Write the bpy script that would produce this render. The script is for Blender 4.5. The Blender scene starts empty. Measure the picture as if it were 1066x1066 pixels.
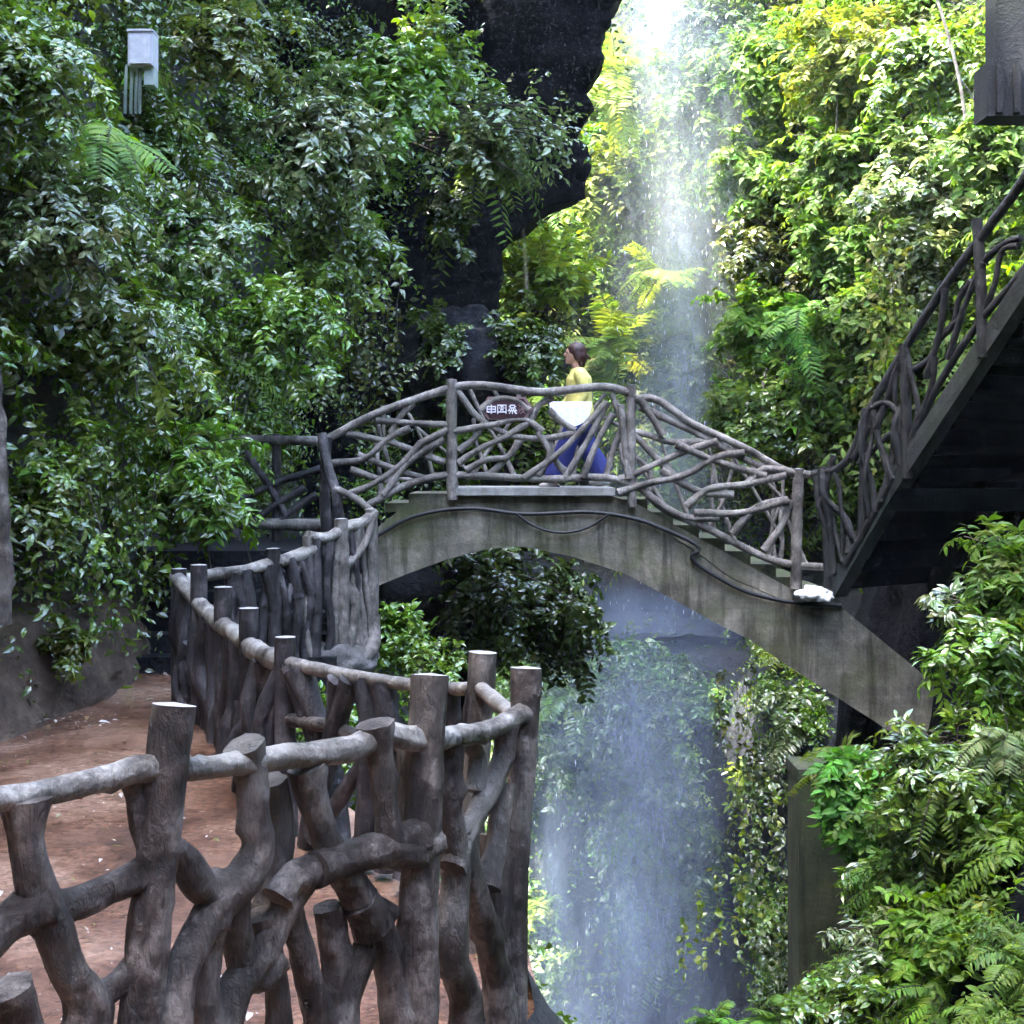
import bpy, math, random
import numpy as np
from mathutils import Vector

R = random.Random(7)
G = np.random.default_rng(11)
scene = bpy.context.scene
COL = scene.collection
F, HY, CX, EYE = 1640.0, 480.0, 533.0, 1.65      # focal length in photo pixels, horizon row, centre column, eye height


def P(px, py, Y):
    """A point of the place seen at photo pixel (px, py) and standing Y metres away."""
    return np.array(((px - CX) / F * Y, Y, EYE + (HY - py) / F * Y))


def z7(x, y): return (x * .3752, 666 + y * .3752)
def z9(x, y): return (320 + x * .3752, 666 + y * .3752)
def z5(x, y): return (350 + x * .3752, 350 + y * .3752)
def z6(x, y): return (666 + x * .3752, 350 + y * .3752)
def z4(x, y): return (866 + x * .2813, 180 + y * .2813)


# ------------------------------------------------------------------ noise
def _hash(i, j, k):
    h = (i * 374761393 + j * 668265263 + k * 2147483647 + 974634) & 0xffffffff
    h = ((h ^ (h >> 13)) * 1274126177) & 0xffffffff
    return ((h ^ (h >> 16)) & 0xffff) / 65535.0


def vnoise(p):
    p = np.asarray(p, float)
    i = np.floor(p).astype(np.int64); f = p - i; f = f * f * (3 - 2 * f)
    out = 0
    for dx in (0, 1):
        for dy in (0, 1):
            for dz in (0, 1):
                w = (f[..., 0] if dx else 1 - f[..., 0]) * (f[..., 1] if dy else 1 - f[..., 1]) * (f[..., 2] if dz else 1 - f[..., 2])
                out = out + w * _hash(i[..., 0] + dx, i[..., 1] + dy, i[..., 2] + dz)
    return out * 2 - 1


def fbm(p, o=4):
    p = np.asarray(p, float); a, s, t = 1.0, 0, 0
    for _ in range(o):
        s = s + a * vnoise(p); t += a; p = p * 2.03 + 17.3; a *= .5
    return s / t


def unit(v):
    v = np.asarray(v, float)
    return v / np.maximum(np.linalg.norm(v, axis=-1, keepdims=True), 1e-9)


# ------------------------------------------------------------------ objects
def tag(o, label=None, cat=None, group=None, kind=None):
    if label: o['label'] = label
    if cat: o['category'] = cat
    if group: o['group'] = group
    if kind: o['kind'] = kind
    return o


def empty(name, loc, label, cat, group=None):
    o = bpy.data.objects.new(name, None); COL.objects.link(o)
    o.location = [float(c) for c in loc]; o.empty_display_size = .2
    tag(o, label, cat, group)
    return o


def link(name, me, mats, parent=None):
    o = bpy.data.objects.new(name, me); COL.objects.link(o)
    for m in (mats if isinstance(mats, (list, tuple)) else [mats]): me.materials.append(m)
    if parent is not None:
        o.parent = parent
        off = Vector(parent.location); q = parent.parent
        while q is not None: off += Vector(q.location); q = q.parent
        o.matrix_parent_inverse.identity()
        me.transform(__import__('mathutils').Matrix.Translation(-off))
    return o


class MB:
    def __init__(s): s.v = []; s.f = []; s.mi = []; s.sm = []
    def add(s, v, f, mi=0, smooth=True):
        n = len(s.v); s.v.extend([tuple(map(float, a)) for a in v])
        for q in f: s.f.append(tuple(n + i for i in q)); s.mi.append(mi); s.sm.append(smooth)
    def box(s, a, b, mi=0, bev=0.0):
        (x0, y0, z0), (x1, y1, z1) = a, b
        v = [(x, y, z) for z in (z0, z1) for y in (y0, y1) for x in (x0, x1)]
        s.add(v, [(0, 2, 3, 1), (4, 5, 7, 6), (0, 1, 5, 4), (2, 6, 7, 3), (0, 4, 6, 2), (1, 3, 7, 5)], mi, False)
    def tube(s, pts, rad, seg=8, mi=0, rough=0.0, cap=None, step=None, seed=0.0, freq=6.0):
        pts = np.array(pts, float); rad = np.broadcast_to(np.array(rad, float), (len(pts),)).copy()
        n = len(pts)
        d = np.r_[0, np.cumsum(np.linalg.norm(np.diff(pts, axis=0), axis=1))]
        m = max(n, int(d[-1] / (step or max(rad.mean() * .8, .01))) + 1); m = min(m, 120)
        t = np.linspace(0, d[-1], m)
        if n > 2:
            # Catmull-Rom
            T = np.gradient(pts, d, axis=0)
            k = np.clip(np.searchsorted(d, t, 'right') - 1, 0, n - 2)
            h = (d[k + 1] - d[k]); u = ((t - d[k]) / h)[:, None]; h = h[:, None]
            c = (2*u**3-3*u**2+1)*pts[k] + (u**3-2*u**2+u)*h*T[k] + (-2*u**3+3*u**2)*pts[k+1] + (u**3-u**2)*h*T[k+1]
        else:
            u = (t / d[-1])[:, None]; c = pts[0] * (1 - u) + pts[1] * u
        r = np.interp(t, d, rad)
        tan = unit(np.gradient(c, axis=0))
        ref = np.array((0, 0, 1.)) if abs(tan[0][2]) < .8 else np.array((0, 1., 0))
        A = np.cross(tan[0], ref); A /= np.linalg.norm(A)
        rings = []
        for i in range(m):
            A = A - tan[i] * A.dot(tan[i]); A /= np.linalg.norm(A); B = np.cross(tan[i], A)
            a = np.arange(seg) / seg * 2 * math.pi
            rings.append(c[i] + r[i] * (np.cos(a)[:, None] * A + np.sin(a)[:, None] * B))
        v = np.array(rings)
        if rough:
            ang = np.arange(seg) / seg * 2 * math.pi
            rm = rad.mean(); S = t[:, None] * np.ones(seg)
            q = np.stack([np.cos(ang)[None] * np.ones((m, 1)), np.sin(ang)[None] * np.ones((m, 1)), S * .45 / rm], -1)
            dn = fbm(q * 1.1 + seed, 3) + .55 * fbm(q * np.array((3.5, 3.5, 1.2)) + seed + 5, 3)
            for _ in range(int(d[-1] / .35) + 1 if rm > .03 else 0):          # knots
                s0, a0_ = R.uniform(0, d[-1]), R.uniform(0, 6.28)
                da = (ang[None] - a0_ + math.pi) % (2 * math.pi) - math.pi
                dn = dn + R.uniform(.6, 1.8) * np.exp(-((S - s0) / (rm * .45)) ** 2 - (da / .42) ** 2)
            v = c[:, None, :] + (v - c[:, None, :]) * (1 + rough * dn)[..., None]
        f = []
        for i in range(m - 1):
            for j in range(seg):
                a, b = i * seg + j, i * seg + (j + 1) % seg
                f.append((a, b, b + seg, a + seg))
        vv = v.reshape(-1, 3)
        s.add(vv, f, mi)
        for e, ring, sgn in ((0, v[0], -1), (m - 1, v[-1], 1)):
            cc = ring.mean(0) + tan[e] * sgn * r[e] * .12
            rr = list(range(seg))
            ff = [(j, (j + 1) % seg, seg) if sgn > 0 else ((j + 1) % seg, j, seg) for j in rr]
            s.add(np.vstack([ring, cc]), ff, cap if cap is not None else mi, False)
    def lathe(s, prof, c=(0, 0, 0), seg=16, mi=0, sx=1, sy=1):
        v = []; f = []
        for r, z in prof:
            for j in range(seg):
                a = j / seg * 2 * math.pi
                v.append((c[0] + r * sx * math.cos(a), c[1] + r * sy * math.sin(a), c[2] + z))
        for i in range(len(prof) - 1):
            for j in range(seg):
                a, b = i * seg + j, i * seg + (j + 1) % seg
                f.append((a, b, b + seg, a + seg))
        f.append(tuple(range(seg))[::-1]); f.append(tuple((len(prof) - 1) * seg + j for j in range(seg)))
        s.add(v, f, mi)
    def ball(s, c, r, seg=16, rings=10, mi=0):
        c = np.array(c); r = np.broadcast_to(np.array(r, float), (3,))
        v = [c + r * (0, 0, -1)]
        for i in range(1, rings):
            t = math.pi * i / rings
            for j in range(seg):
                a = 2 * math.pi * j / seg
                v.append(c + r * (math.sin(t) * math.cos(a), math.sin(t) * math.sin(a), -math.cos(t)))
        v.append(c + r * (0, 0, 1)); f = []
        for j in range(seg):
            f.append((0, 1 + (j + 1) % seg, 1 + j))
            L = 1 + (rings - 2) * seg
            f.append((L + j, L + (j + 1) % seg, L + seg))
        for i in range(rings - 2):
            for j in range(seg):
                a, b = 1 + i * seg + j, 1 + i * seg + (j + 1) % seg
                f.append((a, b, b + seg, a + seg))
        s.add(v, f, mi)
    def build(s, name, mats, parent=None):
        me = bpy.data.meshes.new(name); me.from_pydata(s.v, [], s.f)
        me.polygons.foreach_set('material_index', s.mi)
        me.polygons.foreach_set('use_smooth', s.sm)
        me.update()
        return link(name, me, mats, parent)


def mesh_np(name, v, tri, col=None, smooth=False, uv=None):
    me = bpy.data.meshes.new(name)
    v = np.asarray(v, np.float32); tri = np.asarray(tri, np.int32); k = tri.shape[1]
    me.vertices.add(len(v)); me.vertices.foreach_set('co', v.ravel())
    me.loops.add(tri.size); me.loops.foreach_set('vertex_index', tri.ravel())
    me.polygons.add(len(tri)); me.polygons.foreach_set('loop_start', np.arange(len(tri), dtype=np.int32) * k)
    me.polygons.foreach_set('use_smooth', np.full(len(tri), smooth))
    if col is not None:
        a = me.color_attributes.new('leafcol', 'FLOAT_COLOR', 'POINT')
        c = np.ones((len(v), 4), np.float32); c[:, :3] = col; a.data.foreach_set('color', c.ravel())
    if uv is not None:
        l = me.uv_layers.new(name='uv'); l.data.foreach_set('uv', np.asarray(uv, np.float32)[tri.ravel()].ravel())
    me.update(calc_edges=True)
    return me


# ------------------------------------------------------------------ materials
def mat(name):
    m = bpy.data.materials.new(name); m.use_nodes = True
    nt = m.node_tree; b = nt.nodes['Principled BSDF']
    return m, nt, b


def N(nt, t, **k):
    n = nt.nodes.new(t)
    for a, b in k.items():
        if a == 'inp':
            for i, j in b.items(): n.inputs[i].default_value = j
        else: setattr(n, a, b)
    return n


def ramp(nt, fac, stops, interp='LINEAR'):
    r = N(nt, 'ShaderNodeValToRGB'); r.color_ramp.interpolation = interp
    e = r.color_ramp.elements
    while len(e) < len(stops): e.new(.5)
    for q, (p, c) in zip(e, stops): q.position = p; q.color = (*c, 1)
    nt.links.new(fac, r.inputs[0]); return r


def coords(nt, scale=(1, 1, 1)):
    t = N(nt, 'ShaderNodeNewGeometry'); mp = N(nt, 'ShaderNodeMapping'); mp.inputs['Scale'].default_value = scale
    nt.links.new(t.outputs['Position'], mp.inputs[0]); return mp.outputs[0]


def noise(nt, vec, scale, detail=6, rough=.6, dist=0):
    n = N(nt, 'ShaderNodeTexNoise', inp={'Scale': scale, 'Detail': detail, 'Roughness': rough, 'Distortion': dist})
    nt.links.new(vec, n.inputs['Vector']); return n.outputs['Fac']


def mixc(nt, fac, a, b, mode='MIX'):
    m = N(nt, 'ShaderNodeMix', data_type='RGBA', blend_type=mode)
    for s, i in ((fac, 0), (a, 6), (b, 7)):
        if hasattr(s, 'is_linked') or hasattr(s, 'links'): nt.links.new(s, m.inputs[i])
        else: m.inputs[i].default_value = s if i == 0 else (*s, 1)
    return m.outputs[2]


def bump(nt, b, h, strength, dist=.02):
    n = N(nt, 'ShaderNodeBump', inp={'Strength': strength, 'Distance': dist})
    nt.links.new(h, n.inputs['Height']); nt.links.new(n.outputs[0], b.inputs['Normal'])


def make_log(name, cols, rough=(.35, .7), bs=1.0, scale=1.0):
    m, nt, b = mat(name)
    c = coords(nt); cs = coords(nt, (1, 1, .35))
    a = noise(nt, c, 5 * scale, 8, .65); f = noise(nt, cs, 38 * scale, 8, .7, .6); g = noise(nt, c, 1.7 * scale, 3, .5)
    r = ramp(nt, a, [(.36, cols[0]), (.5, cols[1]), (.66, cols[2])])
    k = ramp(nt, f, [(.35, (.35, .35, .35)), (.6, (1.1, 1.1, 1.1))])
    col = mixc(nt, .8, r.outputs[0], k.outputs[0], 'MULTIPLY')
    mask = ramp(nt, g, [(.5, (0, 0, 0)), (.7, (1, 1, 1))])
    col = mixc(nt, mask.outputs[0], col, mixc(nt, .55, col, cols[3]))
    nt.links.new(col, b.inputs['Base Color'])
    rr = ramp(nt, a, [(.3, (rough[0],) * 3), (.7, (rough[1],) * 3)]); nt.links.new(rr.outputs[0], b.inputs['Roughness'])
    h = N(nt, 'ShaderNodeMath', operation='ADD'); nt.links.new(f, h.inputs[0]); nt.links.new(a, h.inputs[1])
    bump(nt, b, h.outputs[0], 1.0, .02 * bs)
    return m


M = {}
M['log'] = make_log('faux_log_bark', [(.022, .015, .013), (.082, .060, .050), (.36, .305, .265), (.20, .18, .15)], (.25, .6), bs=1.4)
M['log_skylit'] = make_log('skylit_pale_log', [(.05, .04, .034), (.27, .24, .21), (.62, .58, .525), (.42, .39, .34)], (.25, .55), bs=1.2)  # paler log for the top rails: sky light put into the colour
M['log_dark'] = make_log('dark_log_bark', [(.010, .008, .011), (.03, .025, .028), (.15, .135, .138), (.07, .06, .066)], (.28, .6))
M['log_grey'] = make_log('weathered_grey_log', [(.075, .064, .055), (.22, .19, .168), (.45, .41, .37), (.18, .175, .14)], (.45, .75))
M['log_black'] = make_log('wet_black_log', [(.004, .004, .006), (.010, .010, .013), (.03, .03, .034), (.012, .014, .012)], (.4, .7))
m, nt, b = mat('skylit_cut_end'); c = coords(nt); a = noise(nt, c, 30, 6)
nt.links.new(ramp(nt, a, [(.3, (.22, .2, .19)), (.7, (.5, .47, .45))]).outputs[0], b.inputs['Base Color']); b.inputs['Roughness'].default_value = .5
bump(nt, b, a, .5, .01); M['cut'] = m  # paler post ends: sky light on the tops put into the colour


def make_concrete(name, cols, moss=(.07, .085, .04), streak=1.0):
    m, nt, b = mat(name)
    c = coords(nt); cs = coords(nt, (3.2, 3.2, .35)); ch = coords(nt, (.25, .25, 6))
    a = noise(nt, c, 2.2, 8, .65); s = noise(nt, cs, 2.0, 7, .65, .4); f = noise(nt, c, 30, 6, .7); bd = noise(nt, ch, 1.2, 3)
    r = ramp(nt, a, [(.3, cols[0]), (.52, cols[1]), (.7, cols[2])])
    st = ramp(nt, s, [(.38, (.34, .33, .30)), (.52, (1, 1, 1)), (.68, (1.0, .98, .93)), (.75, (1.55, 1.5, 1.4))])
    col = mixc(nt, .85 * streak, r.outputs[0], st.outputs[0], 'MULTIPLY')
    mm = ramp(nt, noise(nt, c, 1.3, 6, .7), [(.48, (0, 0, 0)), (.66, (.8, .8, .8))])
    col = mixc(nt, mm.outputs[0], col, moss)
    col = mixc(nt, .5, col, ramp(nt, f, [(.3, (.6, .6, .6)), (.65, (1.15, 1.15, 1.15))]).outputs[0], 'MULTIPLY')
    col = mixc(nt, .35, col, ramp(nt, bd, [(.42, (.7, .7, .7)), (.5, (1.1, 1.1, 1.1))]).outputs[0], 'MULTIPLY')
    nt.links.new(col, b.inputs['Base Color']); b.inputs['Roughness'].default_value = .75
    h = N(nt, 'ShaderNodeMath', operation='ADD'); nt.links.new(f, h.inputs[0]); nt.links.new(a, h.inputs[1])
    bump(nt, b, h.outputs[0], .6, .02)
    return m


M['concrete'] = make_concrete('weathered_arch_concrete', [(.065, .058, .045), (.205, .182, .14), (.45, .40, .32)], (.075, .085, .025), 1.25)
M['concrete_pale'] = make_concrete('pale_deck_concrete', [(.25, .245, .23), (.4, .39, .37), (.55, .54, .52)], (.14, .14, .1), .6)
M['concrete_shade'] = make_concrete('shade_black_soffit_concrete', [(.0015, .002, .003), (.003, .0045, .0055), (.007, .010, .011)], (.004, .007, .005))  # near-black concrete: the shade under the stair is put into the colour
M['concrete_shade'].node_tree.nodes['Principled BSDF'].inputs['Specular IOR Level'].default_value = .03
M['concrete_dark'] = make_concrete('dark_mossy_concrete', [(.016, .020, .022), (.03, .037, .038), (.055, .062, .06)], (.022, .035, .018))


def make_rock(name, cols, moss, mossf=(.5, .68), rough=.55, scale=1.0, spec=.5):
    m, nt, b = mat(name)
    c = coords(nt); cs = coords(nt, (1.6, 1.6, .5))
    a = noise(nt, cs, 1.6 * scale, 10, .68, .5); f = noise(nt, c, 9 * scale, 8, .7); g = noise(nt, c, .9 * scale, 6, .7)
    r = ramp(nt, a, [(.32, cols[0]), (.5, cols[1]), (.7, cols[2])])
    col = mixc(nt, .75, r.outputs[0], ramp(nt, f, [(.3, (.4, .4, .4)), (.65, (1.2, 1.2, 1.2))]).outputs[0], 'MULTIPLY')
    mm = ramp(nt, g, [(mossf[0], (0, 0, 0)), (mossf[1], (.85, .85, .85))])
    col = mixc(nt, mm.outputs[0], col, moss)
    nt.links.new(col, b.inputs['Base Color']); b.inputs['Roughness'].default_value = rough; b.inputs['Specular IOR Level'].default_value = spec
    h = N(nt, 'ShaderNodeMath', operation='ADD'); nt.links.new(f, h.inputs[0]); nt.links.new(a, h.inputs[1])
    bump(nt, b, h.outputs[0], 1.0, .12)
    return m


M['rock'] = make_rock('wet_gorge_rock', [(.018, .019, .024), (.045, .045, .05), (.10, .095, .09)], (.035, .045, .02))
M['rock_blue'] = make_rock('slate_blue_rock', [(.02, .022, .032), (.045, .048, .065), (.09, .09, .10)], (.03, .04, .02), (.5, .7))
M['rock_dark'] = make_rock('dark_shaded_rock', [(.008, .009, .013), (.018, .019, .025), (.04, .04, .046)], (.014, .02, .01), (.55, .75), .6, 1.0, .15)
M['rock_shade'] = make_rock('shade_black_rock', [(.0022, .0028, .005), (.0045, .005, .008), (.011, .011, .015)], (.006, .010, .004), (.6, .8), .7, 1.0, .08)  # near-black version of the rock; deep shade is put into the colour
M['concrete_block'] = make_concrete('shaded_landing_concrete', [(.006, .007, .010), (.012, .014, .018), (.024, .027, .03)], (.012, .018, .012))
M['concrete_moss'] = make_concrete('mossy_pillar_concrete', [(.024, .028, .014), (.05, .058, .026), (.10, .10, .05)], (.035, .055, .014))
M['rock_pale'] = make_rock('pale_root_rock', [(.10, .095, .09), (.2, .185, .175), (.33, .31, .3)], (.08, .09, .05), (.6, .8))

m, nt, b = mat('wet_brown_path')
c = coords(nt); a = noise(nt, c, 1.4, 8, .65, .4); f = noise(nt, c, 22, 8, .7); g = noise(nt, coords(nt, (1, 2.2, 1)), .8, 5, .6)
col = ramp(nt, a, [(.3, (.055, .025, .015)), (.48, (.16, .078, .047)), (.66, (.33, .20, .135))]).outputs[0]
col = mixc(nt, .6, col, ramp(nt, f, [(.35, (.3, .3, .3)), (.6, (1.5, 1.5, 1.5))]).outputs[0], 'MULTIPLY')
nt.links.new(col, b.inputs['Base Color'])
nt.links.new(ramp(nt, g, [(.42, (.06,) * 3), (.56, (.34,) * 3)]).outputs[0], b.inputs['Roughness'])
h = N(nt, 'ShaderNodeMath', operation='ADD'); nt.links.new(f, h.inputs[0]); nt.links.new(a, h.inputs[1])
bump(nt, b, h.outputs[0], .5, .02); M['path'] = m


def make_leaf(name, rough=.34, trans=.35, spec=.5):
    m, nt, b = mat(name); out = nt.nodes['Material Output']
    at = N(nt, 'ShaderNodeAttribute', attribute_name='leafcol')
    nt.links.new(at.outputs['Color'], b.inputs['Base Color']); b.inputs['Roughness'].default_value = rough
    b.inputs['Specular IOR Level'].default_value = spec
    tr = N(nt, 'ShaderNodeBsdfTranslucent')
    hs = N(nt, 'ShaderNodeHueSaturation', inp={'Hue': .485, 'Saturation': 1.1, 'Value': 1.45}); nt.links.new(at.outputs['Color'], hs.inputs['Color'])
    nt.links.new(hs.outputs[0], tr.inputs[0])
    mx = N(nt, 'ShaderNodeMixShader', inp={0: trans}); nt.links.new(b.outputs[0], mx.inputs[1]); nt.links.new(tr.outputs[0], mx.inputs[2])
    nt.links.new(mx.outputs[0], out.inputs[0])
    return m


M['leaf'] = make_leaf('glossy_leaf', .24, .28, 1.0)
_b = M['leaf'].node_tree.nodes['Principled BSDF']; _b.inputs['Coat Weight'].default_value = .45; _b.inputs['Coat Roughness'].default_value = .16
M['leaf_soft'] = make_leaf('soft_young_leaf', .5, .42, .35)
def plain(name, c, rough=.5, metal=0.0):
    m, nt, b = mat(name)
    n = noise(nt, coords(nt), 25, 5); nt.links.new(ramp(nt, n, [(.3, tuple(x * .8 for x in c)), (.7, tuple(min(1, x * 1.12) for x in c))]).outputs[0], b.inputs['Base Color'])
    b.inputs['Roughness'].default_value = rough; b.inputs['Metallic'].default_value = metal
    return m


M['stem'] = plain('brown_stem', (.055, .042, .03), .7)
M['white'] = plain('white_board', (.58, .58, .6), .6)
M['plastic'] = plain('crumpled_white_plastic', (.8, .8, .8), .35)
M['grey_metal'] = plain('pale_grey_cabinet', (.55, .55, .60), .45)
M['pipe'] = plain('grey_green_conduit', (.36, .42, .40), .5)
M['cable'] = plain('black_cable', (.012, .012, .014), .5)
M['sign_red'] = plain('dark_red_sign', (.035, .006, .012), .6)
M['sign_frame'] = plain('red_brown_sign_frame', (.24, .15, .15), .5)
M['sign_white'] = plain('white_sign_paint', (.8, .75, .8), .5)
M['skin'] = plain('skin', (.55, .31, .23), .5)
M['hair'] = plain('dark_red_brown_hair', (.035, .011, .01), .5)
M['yellow'] = plain('yellow_knit', (.74, .66, .20), .8)
M['blue'] = plain('blue_trousers', (.014, .022, .16), .75)
M['shoe'] = plain('pale_shoe', (.5, .48, .46), .6)
M['eye'] = plain('dark_eye', (.02, .015, .012), .3)
M['lip'] = plain('lip', (.45, .14, .12), .4)

# ------------------------------------------------------------------ terrain sheets
class Sheet:
    """A rock face: a plan line swept up a profile of (outward offset, height), roughened with noise."""
    def __init__(s, plan, prof, nu, nv, sign, amp=.35, freq=.7, seed=0.0, planfun=None, fine=.10, rim=None):
        zz = np.array([p[1] for p in prof], float); oo = np.array([p[0] for p in prof], float)
        dv = np.r_[0, np.cumsum(np.hypot(np.diff(zz), np.diff(oo)))]
        tv = np.linspace(0, dv[-1], nv); z = np.interp(tv, dv, zz); o = np.interp(tv, dv, oo)
        V = np.zeros((nv, nu, 3)); Nn = np.zeros((nv, nu, 2))
        for k in range(nv):
            pl = np.array(planfun(z[k]) if planfun else plan, float)
            d = np.r_[0, np.cumsum(np.linalg.norm(np.diff(pl, axis=0), axis=1))]; d /= d[-1]
            t = np.linspace(0, 1, nu)
            x = np.interp(t, d, pl[:, 0]); y = np.interp(t, d, pl[:, 1])
            for _ in range(3):
                x[1:-1] = (x[:-2] + 2 * x[1:-1] + x[2:]) / 4; y[1:-1] = (y[:-2] + 2 * y[1:-1] + y[2:]) / 4
            tx, ty = np.gradient(x), np.gradient(y); l = np.hypot(tx, ty)
            n2 = np.stack([ty / l, -tx / l], 1) * sign
            zr = np.full(nu, z[k]) if rim is None or z[k] < 4 else 4 + (z[k] - 4) * rim(y)
            V[k] = np.stack([x + n2[:, 0] * o[k], y + n2[:, 1] * o[k], zr], 1); Nn[k] = n2
        q = V * np.array((1, 1, 1.0)) * freq + seed
        dsp = amp * fbm(q, 4) + amp * .5 * np.abs(fbm(q * np.array((1.3, 1.3, 3.2)) + 9, 3)) + fine * fbm(V * 4 + seed, 3)
        V[..., :2] += Nn * dsp[..., None]
        V[..., 2] += .5 * amp * fbm(q + 31, 3)
        s.V = V; s.nu = nu; s.nv = nv
        gu = np.gradient(V, axis=1); gv = np.gradient(V, axis=0)
        n = unit(np.cross(gu, gv)); s.N = n * np.sign((n[..., :2] * Nn).sum(-1).mean() or 1)
    def obj(s, name, m, kind='structure', m2=None, sel=None):
        i = np.arange(s.nv * s.nu).reshape(s.nv, s.nu)
        quads = np.stack([i[:-1, :-1], i[:-1, 1:], i[1:, 1:], i[1:, :-1]], -1).reshape(-1, 4)
        me = mesh_np(name, s.V.reshape(-1, 3), quads, smooth=True)
        if m2 is not None:
            me.polygons.foreach_set('material_index', sel(s.V.reshape(-1, 3)[quads].mean(1)).astype(np.int32)); m = [m, m2]
        o = link(name, me, m); o['kind'] = kind; return o
    def sample(s, n, mask=None):
        """n points over the sheet with their outward normals; mask keeps a point with the given probability."""
        P_, N_, got = [], [], 0
        for _ in range(14):
            p, nn = s._draw(n * 3, mask); P_.append(p); N_.append(nn); got += len(p)
            if got >= n: break
        return np.concatenate(P_)[:n], np.concatenate(N_)[:n]
    def _draw(s, n, mask):
        u = G.random(n) * (s.nu - 1.001); v = G.random(n) * (s.nv - 1.001)
        a, b = u.astype(int), v.astype(int); fu, fv = (u - a)[:, None], (v - b)[:, None]
        def L(A): return (A[b, a] * (1 - fu) * (1 - fv) + A[b, a + 1] * fu * (1 - fv) + A[b + 1, a] * (1 - fu) * fv + A[b + 1, a + 1] * fu * fv)
        ar = np.linalg.norm(np.cross(s.V[b, a + 1] - s.V[b, a], s.V[b + 1, a] - s.V[b, a]), axis=1)
        p = L(s.V); nn = unit(L(s.N)); w = ar / np.quantile(ar, .95)
        keep = G.random(len(p)) < w
        p, nn = p[keep], nn[keep]
        if mask is not None:
            k = G.random(len(p)) < mask(p); p, nn = p[k], nn[k]
        return p, nn


def pix(p): return CX + F * p[..., 0] / p[..., 1], HY - F * (p[..., 2] - EYE) / p[..., 1]


# left cliff with the dark overhanging spur at its end
_ty = np.array([-140, 0, 60, 130, 195, 214, 260, 340, 400, 470])
_tx = np.array([700, 640, 618, 618, 625, 575, 525, 500, 440, 425])
_tz = EYE + (HY - _ty) / F * 23.5


def left_plan(z):
    z = z if z < 4 else 4 + (z - 4) * .26
    xt = (np.interp(z, _tz[::-1], _tx[::-1]) - CX) / F * 23.5 + .25 + .07 * max(0, z)
    return [(-7.5, -6), (-6.6, 1), (-5.6, 6), (-4.4, 9.6), (-3.75, 12), (-3.5, 14.5), (-3.7, 17.3), (-3.1, 20), (-2.0, 22), (-1.35, 23.3),
            (xt - .5, 23.4), (xt, 23.9), (xt - .2, 25), (xt - 1.2, 27), (-3, 31)]


LEFT = Sheet(None, [(.25, -1.2), (0, 0), (-.15, 2), (-.4, 5), (-.7, 8), (-.8, 12), (-.8, 18), (-.6, 24)], 150, 130, 1, .5, .55, 3.0, left_plan, rim=lambda y: np.interp(y, [17, 20.5], [1, .26]))
RIGHT = Sheet([(-3, 31.0), (0.8, 31.8), (2.6, 31.2), (4.0, 29.5), (5.3, 27), (6.4, 24), (7.4, 20.5), (8.4, 17), (9.2, 12), (9.8, 4), (9.8, -6)],
              [(.2, -12), (.0, -3), (.5, -.6), (-.1, 0), (-.5, 4), (-1.4, 9), (-2.4, 14), (-5, 17)], 120, 90, 1, .7, .45, 7.7)
BACK = Sheet([(-9, -7), (-3, -9), (3, -9.5), (11, -6.5)], [(0, -12), (0, 0), (-.6, 6), (-1, 18)], 60, 50, -1, .5, .5, 1.7)  # unseen cliff behind the camera, added to cut light from the front
OUTCROP = Sheet([(-.6, 28), (0.1, 25.6), (.7, 24.6), (1.5, 24.2), (2.3, 24.6), (2.8, 25.6), (3.3, 25.4), (3.7, 23.6), (4.6, 22.4), (5.6, 20.5), (7, 18.5)],
                [(.9, -12), (.5, -7), (.2, -4), (0, -2.2), (-.4, -1.7), (-1.6, -1.4), (-5, -1.2)], 110, 60, 1, .6, .8, 2.2)
ABUT = Sheet([(6.2, 9), (5.3, 12), (4.75, 14.5), (4.4, 15.6), (3.8, 17.7), (4.0, 18.6), (5.6, 19.4), (8.2, 19.6)],
             [(.6, -12), (.2, -3), (0, -.4), (-.3, .5), (-.6, 1.5), (-4, 2.0)], 70, 50, -1, .3, .9, 5.1)
BANK = Sheet([(1.55, 3.5), (1.75, 6), (1.87, 8.6), (2.15, 10.4), (2.75, 12.0), (3.7, 13.2), (5.2, 13.8)],
             [(.5, -12), (.1, -2.4), (-.35, -1.5), (-.8, -.7), (-1.25, -.25), (-1.45, .45), (-1.9, .95), (-5.2, 1.1)], 70, 60, -1, .28, 1.2, 8.3)
EDGE = [(.25, -6), (.1, 2), (-.02, 4.6), (-.02, 5.3), (.16, 6.35), (.05, 7.5), (-.75, 9.0), (-1.9, 11.3), (-2.05, 12.2), (-1.85, 13.2), (-1.4, 14.0), (-1.38, 15.6), (-1.25, 17.4), (-1.3, 19), (-2.4, 22)]
TERR = Sheet(EDGE, [(1.7, -12), (1.0, -5), (.5, -2.0), (.16, -1.0), (.0, -.72), (-.12, -.5)], 110, 40, 1, .16, 1.3, 4.4)
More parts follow.
